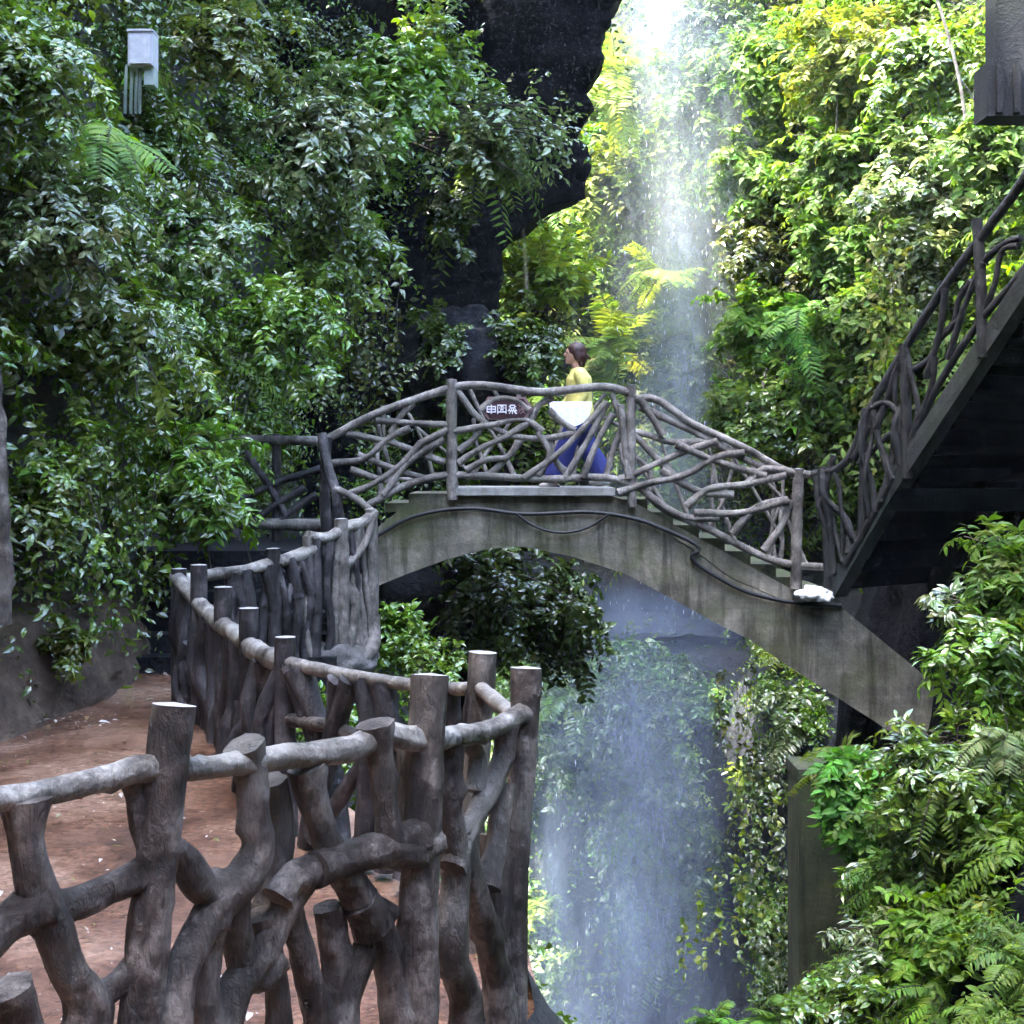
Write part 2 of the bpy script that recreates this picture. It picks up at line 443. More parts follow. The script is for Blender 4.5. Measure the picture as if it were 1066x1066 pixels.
# left rock that carries the landing, seen dark under the arch
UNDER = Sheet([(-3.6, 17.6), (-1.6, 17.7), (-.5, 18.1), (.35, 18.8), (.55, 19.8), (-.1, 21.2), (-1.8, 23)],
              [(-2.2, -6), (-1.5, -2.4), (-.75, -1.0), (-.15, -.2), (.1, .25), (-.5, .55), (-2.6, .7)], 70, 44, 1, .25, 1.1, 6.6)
LEFT.obj('cliff', M['rock'], m2=M['rock_shade'], sel=lambda c: c[:, 1] + .35 * fbm(c * .8, 3) > 20.6)
for s_, n_, m_ in ((RIGHT, 'cliff', 'rock'), (OUTCROP, 'rock_outcrop', 'rock_blue'), (ABUT, 'rock_wall', 'rock_shade'),
                   (BANK, 'rock_bank', 'rock_shade'), (BACK, 'cliff', 'rock'), (TERR, 'terrace_slope', 'rock'), (UNDER, 'rock_overhang', 'rock_dark')):
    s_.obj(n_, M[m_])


def path_z(y): return np.interp(y, [1.5, 4.2, 6.5, 9, 12, 15], [0, -.42, -.68, -.45, -.26, -.05])


# path sheet from the cliff foot to the terrace edge
ys = np.linspace(-6, 17.3, 150); ex = np.interp(ys, [e[1] for e in EDGE], [e[0] for e in EDGE])
lx = np.interp(ys, [-6, 1, 6, 9.6, 12, 14.5, 17.3], [-8.6, -7.7, -6.7, -5.4, -4.7, -4.4, -4.6])
us = np.linspace(0, 1, 60)
X = lx[:, None] * (1 - us) + ex[:, None] * us; Yg = np.repeat(ys[:, None], 60, 1)
Z = path_z(Yg) + .03 * fbm(np.stack([X * .9, Yg * .9, X * 0], -1), 4) + .12 * np.clip(.18 - us, 0, 1)[None, :] * 4
i = np.arange(150 * 60).reshape(150, 60)
q = np.stack([i[:-1, :-1], i[:-1, 1:], i[1:, 1:], i[1:, :-1]], -1).reshape(-1, 4)
o = link('path', mesh_np('path', np.stack([X, Yg, Z], -1).reshape(-1, 3), q, smooth=True), M['path']); o['kind'] = 'structure'

FOOT = Sheet([(-6.0, 4), (-5.2, 6.5), (-4.1, 9.6), (-3.45, 12), (-3.15, 13.6), (-3.3, 14.8)], [(.15, -.6), (.05, -.1), (-.1, .25), (-.35, .5), (-.9, .6)], 80, 24, 1, .12, 1.6, 2.9)
m, nt, b = mat('earth_bank_soil'); a = noise(nt, coords(nt), 3.5, 9, .7)
nt.links.new(ramp(nt, a, [(.3, (.035, .022, .014)), (.52, (.105, .07, .045)), (.7, (.22, .16, .11))]).outputs[0], b.inputs['Base Color']); b.inputs['Roughness'].default_value = .8
bump(nt, b, a, 1.0, .1); M['earth'] = m
FOOT.obj('earth_bank', M['earth'])
# gorge floor reaching out of sight, and the stream on it
g = MB(); g.add([(-300, -300, -12), (300, -300, -12), (300, 300, -12), (-300, 300, -12)], [(0, 1, 2, 3)], 0, False)
g.build('ground', M['rock'])['kind'] = 'structure'
m, nt, b = mat('gorge_stream_water'); b.inputs['Base Color'].default_value = (.05, .07, .08, 1); b.inputs['Roughness'].default_value = .03
bump(nt, b, noise(nt, coords(nt), 3, 6), .6, .1); M['stream'] = m
g = MB(); g.add([(-2, -6, -11.2), (9, -6, -11.2), (9, 32, -11.2), (-3, 32, -11.2)], [(0, 1, 2, 3)], 0, False)
g.build('stream', M['stream'])['kind'] = 'structure'

# ------------------------------------------------------------------ leaves
class Leaves:
    def __init__(s): s.v = []; s.c = []
    def add(s, p, d, up, L, w, col, fold=.25, droop=.2):
        """n leaves: base p, pointing d, upper side up, length L, width w*L."""
        d = unit(d); side = unit(np.cross(d, up)); nrm = np.cross(side, d); L = L[:, None]; W = L * w / 2
        lo = p + d * L * .27; hi = p + d * L * .66 - nrm * L * droop * .3
        wl = (.86 + .1 * G.normal(size=L.shape)) * W; wh = (.84 + .1 * G.normal(size=L.shape)) * W
        m1 = p + d * L * .46 + nrm * L * .02
        tip = p + d * L * 1.06 - nrm * L * droop
        s.v.append(np.stack([p, lo + side * wl + nrm * W * fold, lo - side * wl + nrm * W * fold, m1,
                             hi + side * wh + nrm * W * fold, hi - side * wh + nrm * W * fold, tip], 1)); s.c.append(np.repeat(col[:, None, :], 7, 1))
    def count(s): return sum(len(a) for a in s.v)
    def mesh(s, name):
        v = np.concatenate(s.v); c = np.concatenate(s.c); n = len(v)
        t = np.array([(0, 3, 1), (0, 2, 3), (1, 3, 4), (2, 5, 3), (4, 3, 6), (3, 5, 6)])
        tri = (np.arange(n)[:, None, None] * 7 + t[None]).reshape(-1, 3)
        return mesh_np(name, v.reshape(-1, 3), tri, np.clip(c.reshape(-1, 3), .003, .9))


LEAF_TONE = np.array((1.2, 1.15, .9))
PAL = {   # leaf colours: list of (rgb, weight)
    'dark':   [((.04, .078, .02), 3), ((.064, .115, .026), 3), ((.10, .16, .034), 1)],
    'mid':    [((.078, .155, .024), 3), ((.12, .215, .034), 3), ((.18, .265, .045), 1), ((.046, .09, .027), 1)],
    'bright': [((.10, .22, .028), 3), ((.155, .28, .04), 2), ((.066, .155, .024), 2)],
    'lime':   [((.062, .135, .022), 3), ((.092, .17, .035), 3), ((.044, .108, .022), 2), ((.125, .18, .05), 1)],
    'olive':  [((.065, .09, .022), 3), ((.10, .12, .027), 2), ((.045, .065, .02), 2)],
    'grey':   [((.11, .165, .065), 3), ((.20, .25, .13), 2), ((.065, .115, .04), 3)],
    'yellow': [((.12, .165, .028), 3), ((.085, .15, .028), 2), ((.15, .16, .045), 1)],
    'fresh':  [((.20, .30, .045), 3), ((.28, .36, .07), 2), ((.13, .22, .03), 1)],  # extra-light lime; sunshine missing on the shaded ferns is put into the colour
    'vivid':  [((.08, .24, .045), 3), ((.12, .28, .055), 2), ((.05, .15, .035), 1)],
}


def pick(pal, n, var=.25):
    cs = np.array([c for c, _ in PAL[pal]]) * LEAF_TONE; w = np.array([q for _, q in PAL[pal]], float)
    c = cs[G.choice(len(cs), n, p=w / w.sum())]
    return c * (1 + var * G.normal(size=(n, 1))).clip(.45, 1.7) * (1 + .10 * G.normal(size=(n, 3))).clip(.7, 1.3)


def sprigs(lv, root, dr, ln, droop, nl, L, w, pal, side=.9, t0=.25, fern=False, flat=.5, fold=.25):
    """Leafy shoots: k curved stems from root along dr, each with nl leaves set alternately to both sides."""
    k = len(root); t = np.linspace(t0, 1, nl)[None, :, None] + (0 if fern else G.normal(0, .03, (k, nl, 1)))
    dr = unit(dr); g = np.array((0, 0, -1.))
    pos = root[:, None] + dr[:, None] * (ln[:, None, None] * t) + g * (droop * ln)[:, None, None] * t ** 2
    tan = unit(dr[:, None] + 2 * g * droop[:, None, None] * t)
    upv = np.array((0, 0, 1.)) + G.normal(0, flat * .6, (k, 1, 3))
    sd = unit(np.cross(tan, upv)); nrm = np.cross(sd, tan)
    sg = np.where(np.arange(nl) % 2 == 0, 1, -1)[None, :, None]
    d = tan * (1 - side * .6) + sd * sg * side + G.normal(0, .08 if fern else .28, (k, nl, 3)) + g * .12
    nn = nrm + G.normal(0, .15 if fern else flat, (k, nl, 3))
    ll = L * (1 + .22 * G.normal(size=(k, nl))).clip(.5, 1.6)
    if fern: ll = L * (np.sin(np.pi * (.08 + .92 * (1 - t[..., 0]))) ** .6 * np.ones((k, 1))).clip(.12, 1)
    col = pick(pal, k)[:, None] * .5 + pick(pal, k * nl).reshape(k, nl, 3) * .5
    lv.add(pos.reshape(-1, 3), d.reshape(-1, 3), nn.reshape(-1, 3), ll.ravel(), w, col.reshape(-1, 3), fold)
    return pos


def stems_mesh(name, paths, r0, parent):
    """Thin tapering three-sided stems along the given paths (k, m, 3)."""
    v = []; f = []; n = 0
    for p, r in paths:
        m = len(p)
        tn = unit(np.gradient(p, axis=0)); a = unit(np.cross(tn, (.3, .2, .9))); b = np.cross(tn, a)
        rr = np.linspace(r, r * .35, m)[:, None]
        ring = np.stack([p + rr * a, p + rr * (-.5 * a + .87 * b), p + rr * (-.5 * a - .87 * b)], 1)
        v.append(ring.reshape(-1, 3))
        for i in range(m - 1):
            for j in range(3):
                x, y = n + i * 3 + j, n + i * 3 + (j + 1) % 3; f.append((x, y, y + 3, x + 3))
        n += 3 * m
    return link(name, mesh_np(name, np.concatenate(v), np.array(f), smooth=True), M['stem'], parent)


def bush(name, base, size, pal, label, cat='shrub', out=(0, -1, .5), n=46, L=.085, w=.48, spread=.8, droop=.35, nl=11, ns=6, group=None, mat_='leaf', flat=.32, asp=(1, 1, 1), stems=True):
    """Woody plant: boughs from one base, shoots on the boughs, leaves on the shoots."""
    base = np.array(base, float); root = empty(name, base, label, cat, group)
    d = unit(unit(np.array(out)) + spread * G.normal(size=(n, 3))) * np.array(asp)
    ln = size * G.uniform(.35, 1.0, n); dp = droop * G.uniform(.3, 1.3, n)
    t = np.linspace(0, 1, 7)[None, :, None]
    bo = base + G.normal(0, size * .08, (n, 1, 3)) + d[:, None] * ln[:, None, None] * t + np.array((0, 0, -1.)) * (dp * ln)[:, None, None] * t ** 2
    lv = Leaves()
    ti = G.uniform(.3, 1, (n, ns)); idx = (ti * 6).astype(int).clip(0, 5); fr = (ti * 6 - idx)[..., None]
    rp = bo[np.arange(n)[:, None], idx] * (1 - fr) + bo[np.arange(n)[:, None], idx + 1] * fr
    td = unit(bo[np.arange(n)[:, None], idx + 1] - bo[np.arange(n)[:, None], idx])
    sd = unit(td + .7 * G.normal(size=(n, ns, 3)))
    rp, sd = rp.reshape(-1, 3), sd.reshape(-1, 3); k = len(rp)
    sp = sprigs(lv, rp, sd, size * G.uniform(.18, .42, k), G.uniform(.1, .7, k) * (1 if droop > .2 else .4), nl, L, w, pal, flat=flat)
    if stems:
        paths = [(b_, .012 * size + .004) for b_ in bo] + [(q_[::3], .004) for q_ in sp[::3]]
        stems_mesh('stem', paths, .01, root)
    link('foliage', lv.mesh('foliage'), M[mat_], root)
    return root


def fern(name, base, size, pal, label, cat='fern', out=(0, -1, .6), n=14, spread=.7, L=None, droop=.6, nl=36, group=None, w=.22, mat_='leaf_soft', flat=.3):
    base = np.array(base, float); root = empty(name, base, label, cat, group)
    d = unit(unit(np.array(out)) + spread * G.normal(size=(n, 3)))
    lv = Leaves()
    ln = size * G.uniform(.55, 1.05, n); dp = droop * G.uniform(.5, 1.3, n)
    pos = sprigs(lv, base + G.normal(0, size * .06, (n, 3)), d, ln, dp, nl, L or size * .22, w, pal, side=1.0, t0=.12, fern=True, flat=flat, fold=.1)
    stems_mesh('stem', [(np.vstack([base, q_[::5]]), .006) for q_ in pos], .01, root)
    link('frond', lv.mesh('frond'), M[mat_], root)
    return root


def vine(name, tops, lengths, pal, label, cat='vine', L=.09, w=.6, dens=16, group=None, sway=.15, mat_='leaf', out=(0, -1, 0)):
    """Hanging creeper: strands that drop from the given points, leaves all along."""
    tops = [np.array(t, float) for t in tops]; root = empty(name, tops[0], label, cat, group); lv = Leaves(); paths = []
    for tp, le in zip(tops, lengths):
        m = max(4, int(le * 6)); t = np.linspace(0, 1, m)[:, None]
        p = tp + np.array((0, 0, -1.)) * le * t + sway * np.cumsum(G.normal(0, .35, (m, 3)) * (1, 1, .1), 0) / math.sqrt(m) + np.array(out) * .25 * np.sin(t * 2.2)
        paths.append((p, .006)); k = int(le * dens * 2)
        ti = G.uniform(0, m - 1.01, k); a = ti.astype(int); fr = (ti - a)[:, None]; q = p[a] * (1 - fr) + p[a + 1] * fr
        d = unit(G.normal(0, .8, (k, 3)) + np.array(out) * .6 + (0, 0, -.35))
        lv.add(q + G.normal(0, .03, (k, 3)), d, G.normal(0, .5, (k, 3)) + np.array((0, 0, .9)) + np.array(out) * .5, L * G.uniform(.55, 1.3, k), w, pick(pal, k))
    stems_mesh('stem', paths, .006, root)
    link('foliage', lv.mesh('foliage'), M[mat_], root)
    return root


def cover(name, sheet, n, mask, palfun, L=(.05, .1), ln=(.25, .6), nl=9, w=.5, droop=(.3, 1.0), m='leaf', up=.35, clumps=0, cl=(.5, 1.0), cmask=None, ferny=.18):
    """Uncountable creepers and seedlings that cover a rock face: one object of stuff."""
    p, nn = sheet.sample(n, mask); lv = Leaves(); k = len(p)
    key = palfun(p)
    for pal in sorted(set(key)):
        j = np.where(key == pal)[0]
        d = unit(nn[j] + .55 * G.normal(size=(len(j), 3)) + np.array((0, 0, up)))
        sprigs(lv, p[j] - nn[j] * .03, d, G.uniform(*ln, len(j)), G.uniform(*droop, len(j)), nl, G.uniform(*L), w, pal, t0=.08)
    if clumps:      # overhanging cushions of shoots, leafy above and open below
        p, nn = sheet.sample(clumps, cmask or mask); key = palfun(p)
        for a, b_, pal in zip(p, nn, key):
            s_ = G.uniform(*cl); k = 44
            d = unit(b_ * .55 + np.array((0, 0, .62)) + .75 * G.normal(size=(k, 3)) * (1, 1, .55))
            if G.random() < ferny:
                k = 13; d = unit(b_ * .7 + np.array((0, 0, .6)) + .6 * G.normal(size=(k, 3)))
                sprigs(lv, a + G.normal(0, s_ * .07, (k, 3)), d, s_ * G.uniform(.7, 1.3, k), G.uniform(.5, 1.0, k), 34, s_ * .24, .22, pal, side=1.0, t0=.12, fern=True, flat=.3, fold=.1)
                continue
            f_ = G.uniform(.6, 1.55)
            sprigs(lv, a + b_ * s_ * .22 + G.normal(0, s_ * .13, (k, 3)) * (1, 1, .4), d, s_ * G.uniform(.45, 1.0, k), G.uniform(.35, .95, k), int(12 / f_ ** .8), G.uniform(*L) * f_, w * G.uniform(.55, 1.25), pal, t0=.22, flat=.3)
    o = link(name, lv.mesh(name), M[m]); o['kind'] = 'stuff'
    return o


def pal_by_noise(opts, freq, seed):
    opts = np.array(opts)
    def f(p):
        x = (fbm(p * freq + seed, 3) * 1.15 + .5 + .12 * G.normal(size=len(p))).clip(0, .999)
        return opts[(x * len(opts)).astype(int)]
    return f


def mask_left(p):
    x, y = pix(p); k = np.clip(.55 + 1.5 * fbm(p * .8 + 3, 3), .04, 1)
    k = np.where((x > 415) & ~((y < 185) & (x < 492)), .04, k)
    k = np.where((x > 330) & (y < 330), k * .8, k)
    return np.where(p[:, 2] < .25, .15 * k, k) * (p[:, 1] > 5.5) * (p[:, 2] < 9.5)


def mask_right(p):
    x, y = pix(p); k = np.clip(.75 + 1.3 * fbm(p * .6 + 8, 3), .1, 1)
    k = np.where((p[:, 2] < -.4), .05, k)
    return k * (p[:, 1] > 14) * (p[:, 2] < 12) * (p[:, 2] > .3)


def mask_out(p):
    x, y = pix(p); k = np.clip(.25 + 1.7 * fbm(p * .9 + 1, 3), .02, 1)
    k = np.where((x > 715) & (x < 800) & (y > 640), k * .12, k)
    k = np.where((x > 580) & (x < 740) & (y < 690), k * .1, k)
    return np.where(p[:, 2] < -6, k * .4, k) * (p[:, 2] > -9)


cover('cliff_creepers', LEFT, 5200, mask_left, pal_by_noise(['dark', 'mid', 'bright', 'mid', 'grey', 'bright', 'olive', 'lime'], .7, 2), (.06, .10), (.3, .8), 11, droop=(.5, 1.5), clumps=300, cl=(.45, .95), cmask=lambda p: (mask_left(p) > .25) * (p[:, 2] > .9) * 1.0)
cover('cliff_creepers', RIGHT, 6000, mask_right, pal_by_noise(['mid', 'lime', 'bright', 'lime', 'olive', 'bright', 'grey', 'lime', 'yellow'], .5, 4), (.10, .16), (.4, 1.1), 11, m='leaf_soft', clumps=300, cl=(.8, 1.6))
cover('outcrop_creepers', OUTCROP, 6500, mask_out, pal_by_noise(['bright', 'lime', 'bright', 'mid', 'grey', 'fresh', 'bright', 'mid'], .7, 6), (.07, .12), (.3, .9), 10, droop=(.6, 1.6), clumps=170, cl=(.4, .9), cmask=lambda p: (mask_out(p) > .2) * (p[:, 2] > -7) * (pix(p)[0] > 540) * (pix(p)[0] < 860) * 1.0)
cover('bank_creepers', BANK, 2600, lambda p: np.clip(.55 + 1.4 * fbm(p * 1.1 + 5, 3), .05, 1) * (p[:, 1] > 5.5) * (p[:, 2] > -3) * (p[:, 0] < 4.5), pal_by_noise(['mid', 'bright', 'dark', 'bright', 'lime', 'mid'], .9, 1), (.035, .065), (.15, .42), 11, w=.36, m='leaf_soft', clumps=110, cl=(.25, .5), ferny=.55)
cover('slope_undergrowth', TERR, 1500, lambda p: np.clip(.45 + 1.4 * fbm(p * 1.1 + 2, 3), .05, 1) * (p[:, 1] > 6.5) * (p[:, 2] > -5), pal_by_noise(['dark', 'mid', 'bright', 'mid'], .9, 9), (.05, .08), (.15, .4), 9)

exec_parts = []
# ------------------------------------------------------------------ log fences
def log(name, pts, w, parent, m='log', seg=12, rough=.16, cut=False, seed=None, freq=7.0, cap=None, step=None):
    if name == 'branch':
        w = np.broadcast_to(np.array(w, float), (len(pts),)).copy(); w[0] *= 1.3; w[-1] *= 1.3
    b_ = MB(); b_.tube(pts, w, seg, 0, rough, 1 if cut else 0, seed=seed if seed is not None else R.random() * 50, freq=freq, step=step)
    return b_.build(name, [M[m], M['cut']], parent)


def yf1(px): return float(np.interp(px, [-80, 178, 445, 545, 600], [3.85, 4.4, 5.3, 6.3, 6.8]))


def tr(pts, yf, wpx, off=0.0, wmul=1.0):
    """Traced pixels -> 3-D path on a fence line, and the log's radius at each point."""
    out = []; rad = []
    w = wpx if isinstance(wpx, (list, tuple)) else [wpx] * len(pts)
    for (x, y), ww in zip(pts, w):
        Y = yf(x) + off; out.append(P(x, y, Y)); rad.append(ww * .5 * Y / F * wmul)
    return out, rad


a0 = P(178, 1120, 4.4)
f1 = empty('rustic_fence', (a0[0], a0[1], 0), 'rustic log fence across the lower left, thick gnarled brown logs close to the viewer', 'fence')
ZP = .3752
for pts, w in (([(480, 180), (455, 420), (425, 700), (395, 1000), (375, 1250)], [122, 112, 118, 125, 140]),):
    log('post', *tr([z7(*q) for q in pts], yf1, [x * ZP for x in w]), f1, seg=32, rough=.13, cut=True, step=.022)
for pts, w in (([(340, 98), (330, 300), (318, 560), (305, 800), (305, 1250)], [104, 100, 104, 118, 135]),
               ([(605, 78), (598, 300), (580, 600), (572, 900), (570, 1200)], [86, 80, 72, 78, 85])):
    log('post', *tr([z9(*q) for q in pts], yf1, [x * ZP for x in w]), f1, seg=32, rough=.12, cut=True, step=.022)
log('top_rail', *tr([z7(*q) for q in ((-120, 465), (-30, 448), (80, 432), (250, 398), (400, 356), (480, 345))], yf1, [27, 28, 29, 27, 29, 27]), f1, 'log_skylit', seg=28, rough=.22, step=.022)
log('top_rail', *tr([z7(*q) for q in ((500, 362), (620, 350), (690, 338), (850, 318), (1000, 290))] + [z9(*q) for q in ((190, 262), (300, 278), (400, 268), (480, 258), (560, 226), (612, 196))], yf1, [24, 25, 28, 26, 27, 27, 25, 23, 22, 22, 24], -.01), f1, 'log_skylit', seg=28, rough=.22, step=.022)
B7 = [([(676, 292), (692, 340), (702, 480), (716, 580), (670, 672), (580, 690), (500, 610), (430, 560)], [84, 92, 88, 95, 104, 100, 90, 80], -.0),
      ([(640, 680), (560, 800), (500, 930), (470, 1120)], [100, 95, 100, 110], -.01),
      ([(70, 440), (75, 560), (95, 680), (140, 790), (190, 920), (240, 1010), (215, 1180)], [115, 100, 105, 115, 110, 120, 130], 0),
      ([(440, 630), (300, 690), (180, 740), (105, 745)], [85, 88, 92, 110], .03),
      ([(110, 730), (30, 780), (-60, 850)], [110, 100, 100], 0),
      ([(225, 1010), (310, 965), (370, 920)], [80, 70, 65], .02),
      ([(350, 372), (372, 440), (388, 510), (430, 610)], [50, 50, 60, 60], .03),
      ([(20, 965), (45, 1050), (50, 1200)], [120, 135, 140], .5),
      ([(745, 390), (775, 520), (765, 660), (740, 780)], [75, 80, 85, 80], .12),
      ([(845, 350), (880, 480), (920, 590), (985, 700), (1040, 800)], [80, 82, 88, 95, 90], .02),
      ([(770, 720), (800, 672), (870, 640), (960, 602), (1066, 570), (1160, 545)], [80, 84, 88, 90, 84, 84], -.02),
      ([(830, 670), (765, 790), (720, 880), (655, 960), (600, 1120)], [85, 90, 95, 95, 95], .03),
      ([(640, 700), (665, 850), (705, 940), (760, 880)], [85, 84, 90, 80], .04),
      ([(610, 720), (585, 830), (572, 950), (590, 1120)], [80, 80, 76, 85], .03),
      ([(720, 760), (755, 880), (772, 1000), (775, 1150)], [66, 66, 70, 75], .06),
      ([(790, 690), (815, 780), (850, 920), (905, 1120)], [70, 70, 78, 80], .04),
      ([(905, 740), (928, 850), (930, 950), (930, 1130)], [60, 84, 84, 90], .1)]
for pts, w, off in B7:
    log('branch', *tr([z7(*q) for q in pts], yf1, [x * ZP for x in w], off), f1, seg=28, rough=.25, step=.022)
B9 = [([(188, 232), (205, 330), (218, 460), (228, 590)], [78, 76, 70, 74], -.02),
      ([(285, 300), (278, 420), (262, 560), (250, 640)], [58, 62, 66, 60], .1),
      ([(20, 640), (105, 615), (200, 585), (300, 580), (345, 550)], [80, 80, 88, 92, 80], -.03),
      ([(140, 720), (205, 820), (235, 950), (270, 1130)], [85, 84, 80, 88], .02),
      ([(225, 735), (160, 860), (105, 1000), (85, 1150)], [70, 78, 80, 90], .06),
      ([(400, 290), (398, 460), (412, 640), (400, 840), (440, 1000), (445, 1160)], [56, 64, 88, 90, 88, 92], .02),
      ([(555, 235), (548, 290), (520, 390), (475, 470), (430, 560), (405, 640)], [56, 60, 66, 66, 60, 60], -.01),
      ([(545, 400), (525, 560), (500, 690)], [52, 56, 58], -.03),
      ([(420, 520), (450, 640), (480, 760), (525, 930), (540, 1150)], [60, 66, 76, 84, 90], .04),
      ([(510, 540), (505, 660), (520, 800), (560, 960), (555, 1150)], [50, 56, 62, 60, 60], .1),
      ([(575, 480), (552, 600), (538, 740), (520, 900)], [46, 48, 50, 56], .08),
      ([(440, 280), (470, 320), (460, 420)], [40, 50, 50], .1)]
for pts, w, off in B9:
    log('branch', *tr([z9(*q) for q in pts], yf1, [x * ZP for x in w], off), f1, seg=28, rough=.25, step=.022)


def lattice(top, bot, n, r, seed, lean=.25, fork=.6, wob=.05, bow=0.0):
    """Crooked branches woven between two rails; top and bot map 0..1 to points."""
    rr = random.Random(seed); out = []
    for i in range(n):
        s = (i + rr.uniform(.1, .9)) / n; e = min(1, max(0, s + rr.choice((-1, 1)) * rr.uniform(.3, 1) * lean))
        a, b_ = np.array(bot(s)), np.array(top(e))
        if rr.random() < .25: b_ = a * .35 + b_ * .65
        k1 = a * .66 + b_ * .34 + np.array([rr.gauss(0, wob), rr.gauss(0, wob) * .5, rr.gauss(0, wob) * .4])
        k2 = a * .33 + b_ * .67 + np.array([rr.gauss(0, wob), rr.gauss(0, wob) * .5, rr.gauss(0, wob) * .4])
        w = r * rr.uniform(.75, 1.25)
        out.append(([a, k1, k2, b_], [w * 1.1, w, w * .95, w * 1.0]))
        if rr.random() < fork:
            s2 = min(1, max(0, s + rr.choice((-1, 1)) * rr.uniform(.3, 1.2) * lean)); c_ = np.array(top(s2) if rr.random() < .6 else bot(s2))
            j = k1 if rr.random() < .5 else k2
            out.append(([j, (j + c_) / 2 + np.array([rr.gauss(0, wob * .6), 0, rr.gauss(0, wob * .4)]), c_], [w * .9, w * .8, w * .85]))
    return out


def poly(pts):
    pts = np.array(pts, float); d = np.r_[0, np.cumsum(np.linalg.norm(np.diff(pts, axis=0), axis=1))]; d /= d[-1]
    return lambda s: np.array([np.interp(s, d, pts[:, k]) for k in range(3)])


# second run: from the corner back to the stump, along the drop
def yf2(px): return float(np.interp(px, [297, 384, 503, 545], [8.9, 8.3, 7.3, 6.4]))
f2 = empty('rustic_fence', P(400, 930, 8.2), 'short log fence behind the corner posts, green bushes showing through it', 'fence')
log('post', *tr([(503, 679), (500, 730), (492, 850), (488, 1010)], lambda x: 7.3, [29, 28, 27, 30]), f2, seg=16, cut=True, rough=.1)
t2 = [(300, 690), (345, 700), (420, 712), (470, 717), (503, 716)]
log('top_rail', *tr(t2, yf2, [15, 15, 14, 14, 14]), f2, 'log_skylit', seg=12, rough=.12)
log('top_rail', *tr([(500, 716), (520, 733), (540, 748)], yf2, [15, 17, 16], -.05), f2, 'log_skylit', seg=12)
log('lower_rail', *tr([(300, 749), (345, 757), (375, 768), (430, 778), (500, 790)], yf2, [15, 16, 15, 14, 14]), f2, seg=12)
log('post', *tr([(384, 705), (384, 760), (380, 900)], lambda x: 8.3, [22, 22, 24]), f2, 'log_dark')
tt = poly([P(x, y + 4, yf2(x)) for x, y in t2]); bb = poly([P(305, 880, 8.9), P(400, 905, 8.2), P(500, 960, 7.3)])
for pts, w in ([(P(328, 874, 8.6), P(345, 846, 8.5), P(365, 815, 8.4), P(384, 790, 8.3)), .045], ) + tuple(lattice(tt, bb, 6, .05, 5, .2, .5)):
    log('branch', pts, w, f2, 'log_dark', 10)

# third run: foreshortened, from the stump back to the far bend
yf3x = lambda px: float(np.interp(px, [185, 207, 232, 258, 297], [12.3, 11.7, 10.9, 10.0, 8.9]))
f3 = empty('rustic_fence', P(240, 830, 10.2), 'dark fence of close upright logs running away beside the brown path', 'fence')
for x, y, hgt in ((297, 663, 1.05), (259, 633, 1.05), (232, 611, 1.05), (207, 588, 1.08), (186, 592, 1.05)):
    t_ = P(x, y, yf3x(x))
    log('post', [t_, t_ - (0, 0, .5), t_ - (-.01, 0, hgt + .25)], [.062, .062, .07], f3, 'log_dark', 14, .1, cut=True)
t3 = [P(x, y, yf3x(x)) for x, y in ((184, 600), (205, 626), (224, 645), (245, 660), (264, 676), (296, 690))]
log('top_rail', t3, [.055, .06, .06, .06, .065, .06], f3, 'log_skylit', 14, .2)
tt = poly([q - (0, 0, .03) for q in t3]); bb = poly([q - (0, 0, 1.06) for q in t3])
for pts, w in lattice(tt, bb, 17, .05, 21, .07, .45, .06): log('branch', pts, w, f3, 'log_dark', 10, .2)
log('lower_rail', [q - (0, 0, .62) for q in t3], .05, f3, 'log_dark', 10)

# fourth run: climbs from the bend to the bridge end
yf4 = lambda px: float(np.interp(px, [190, 388], [12.5, 13.9]))
f4 = empty('rustic_fence', P(300, 690, 13), 'pale crooked log fence climbing to the near end of the arched bridge', 'fence')
ta = [P(x, y, yf4(x)) for x, y in ((190, 604), (222, 598), (255, 594), (285, 586), (315, 577), (327, 571))]
tb = [P(x, y, yf4(x)) for x, y in ((320, 558), (340, 560), (362, 548), (380, 543), (390, 532))]
log('top_rail', ta, [.05, .05, .05, .055, .06, .055], f4, 'log_skylit', 12, .15)
log('top_rail', tb, [.05, .05, .055, .055, .05], f4, 'log_skylit', 12, .15)
for x, y0, y1, w in ((284, 571, 700, .06), (327, 560, 705, .055), (355, 540, 700, .06), (386, 530, 690, .055)):
    log('post', [P(x, y0, yf4(x)), P(x + 2, (y0 + y1) / 2, yf4(x)), P(x, y1, yf4(x))], w, f4, 'log_grey' if x > 330 else 'log_dark', 12, .15, cut=True)
tt = poly(ta); bb = poly([P(x, y, yf4(x)) for x, y in ((190, 740), (255, 735), (327, 715))])
for pts, w in lattice(tt, bb, 13, .045, 31, .12, .5): log('branch', pts, w, f4, 'log_dark', 10)
tt = poly(tb); bb = poly([P(x, y, yf4(x)) for x, y in ((325, 705), (360, 700), (392, 685))])
for pts, w in lattice(tt, bb, 9, .034, 33, .3, .8): log('branch', pts, w, f4, R.choice(['log_grey', 'log_dark']), 10, .2)
log('root', [P(322, 690, 13.5), P(350, 700, 13.6), P(375, 690, 13.7), P(388, 672, 13.8), P(391, 640, 13.9)], [.05, .06, .065, .06, .04], f4, 'log_grey')

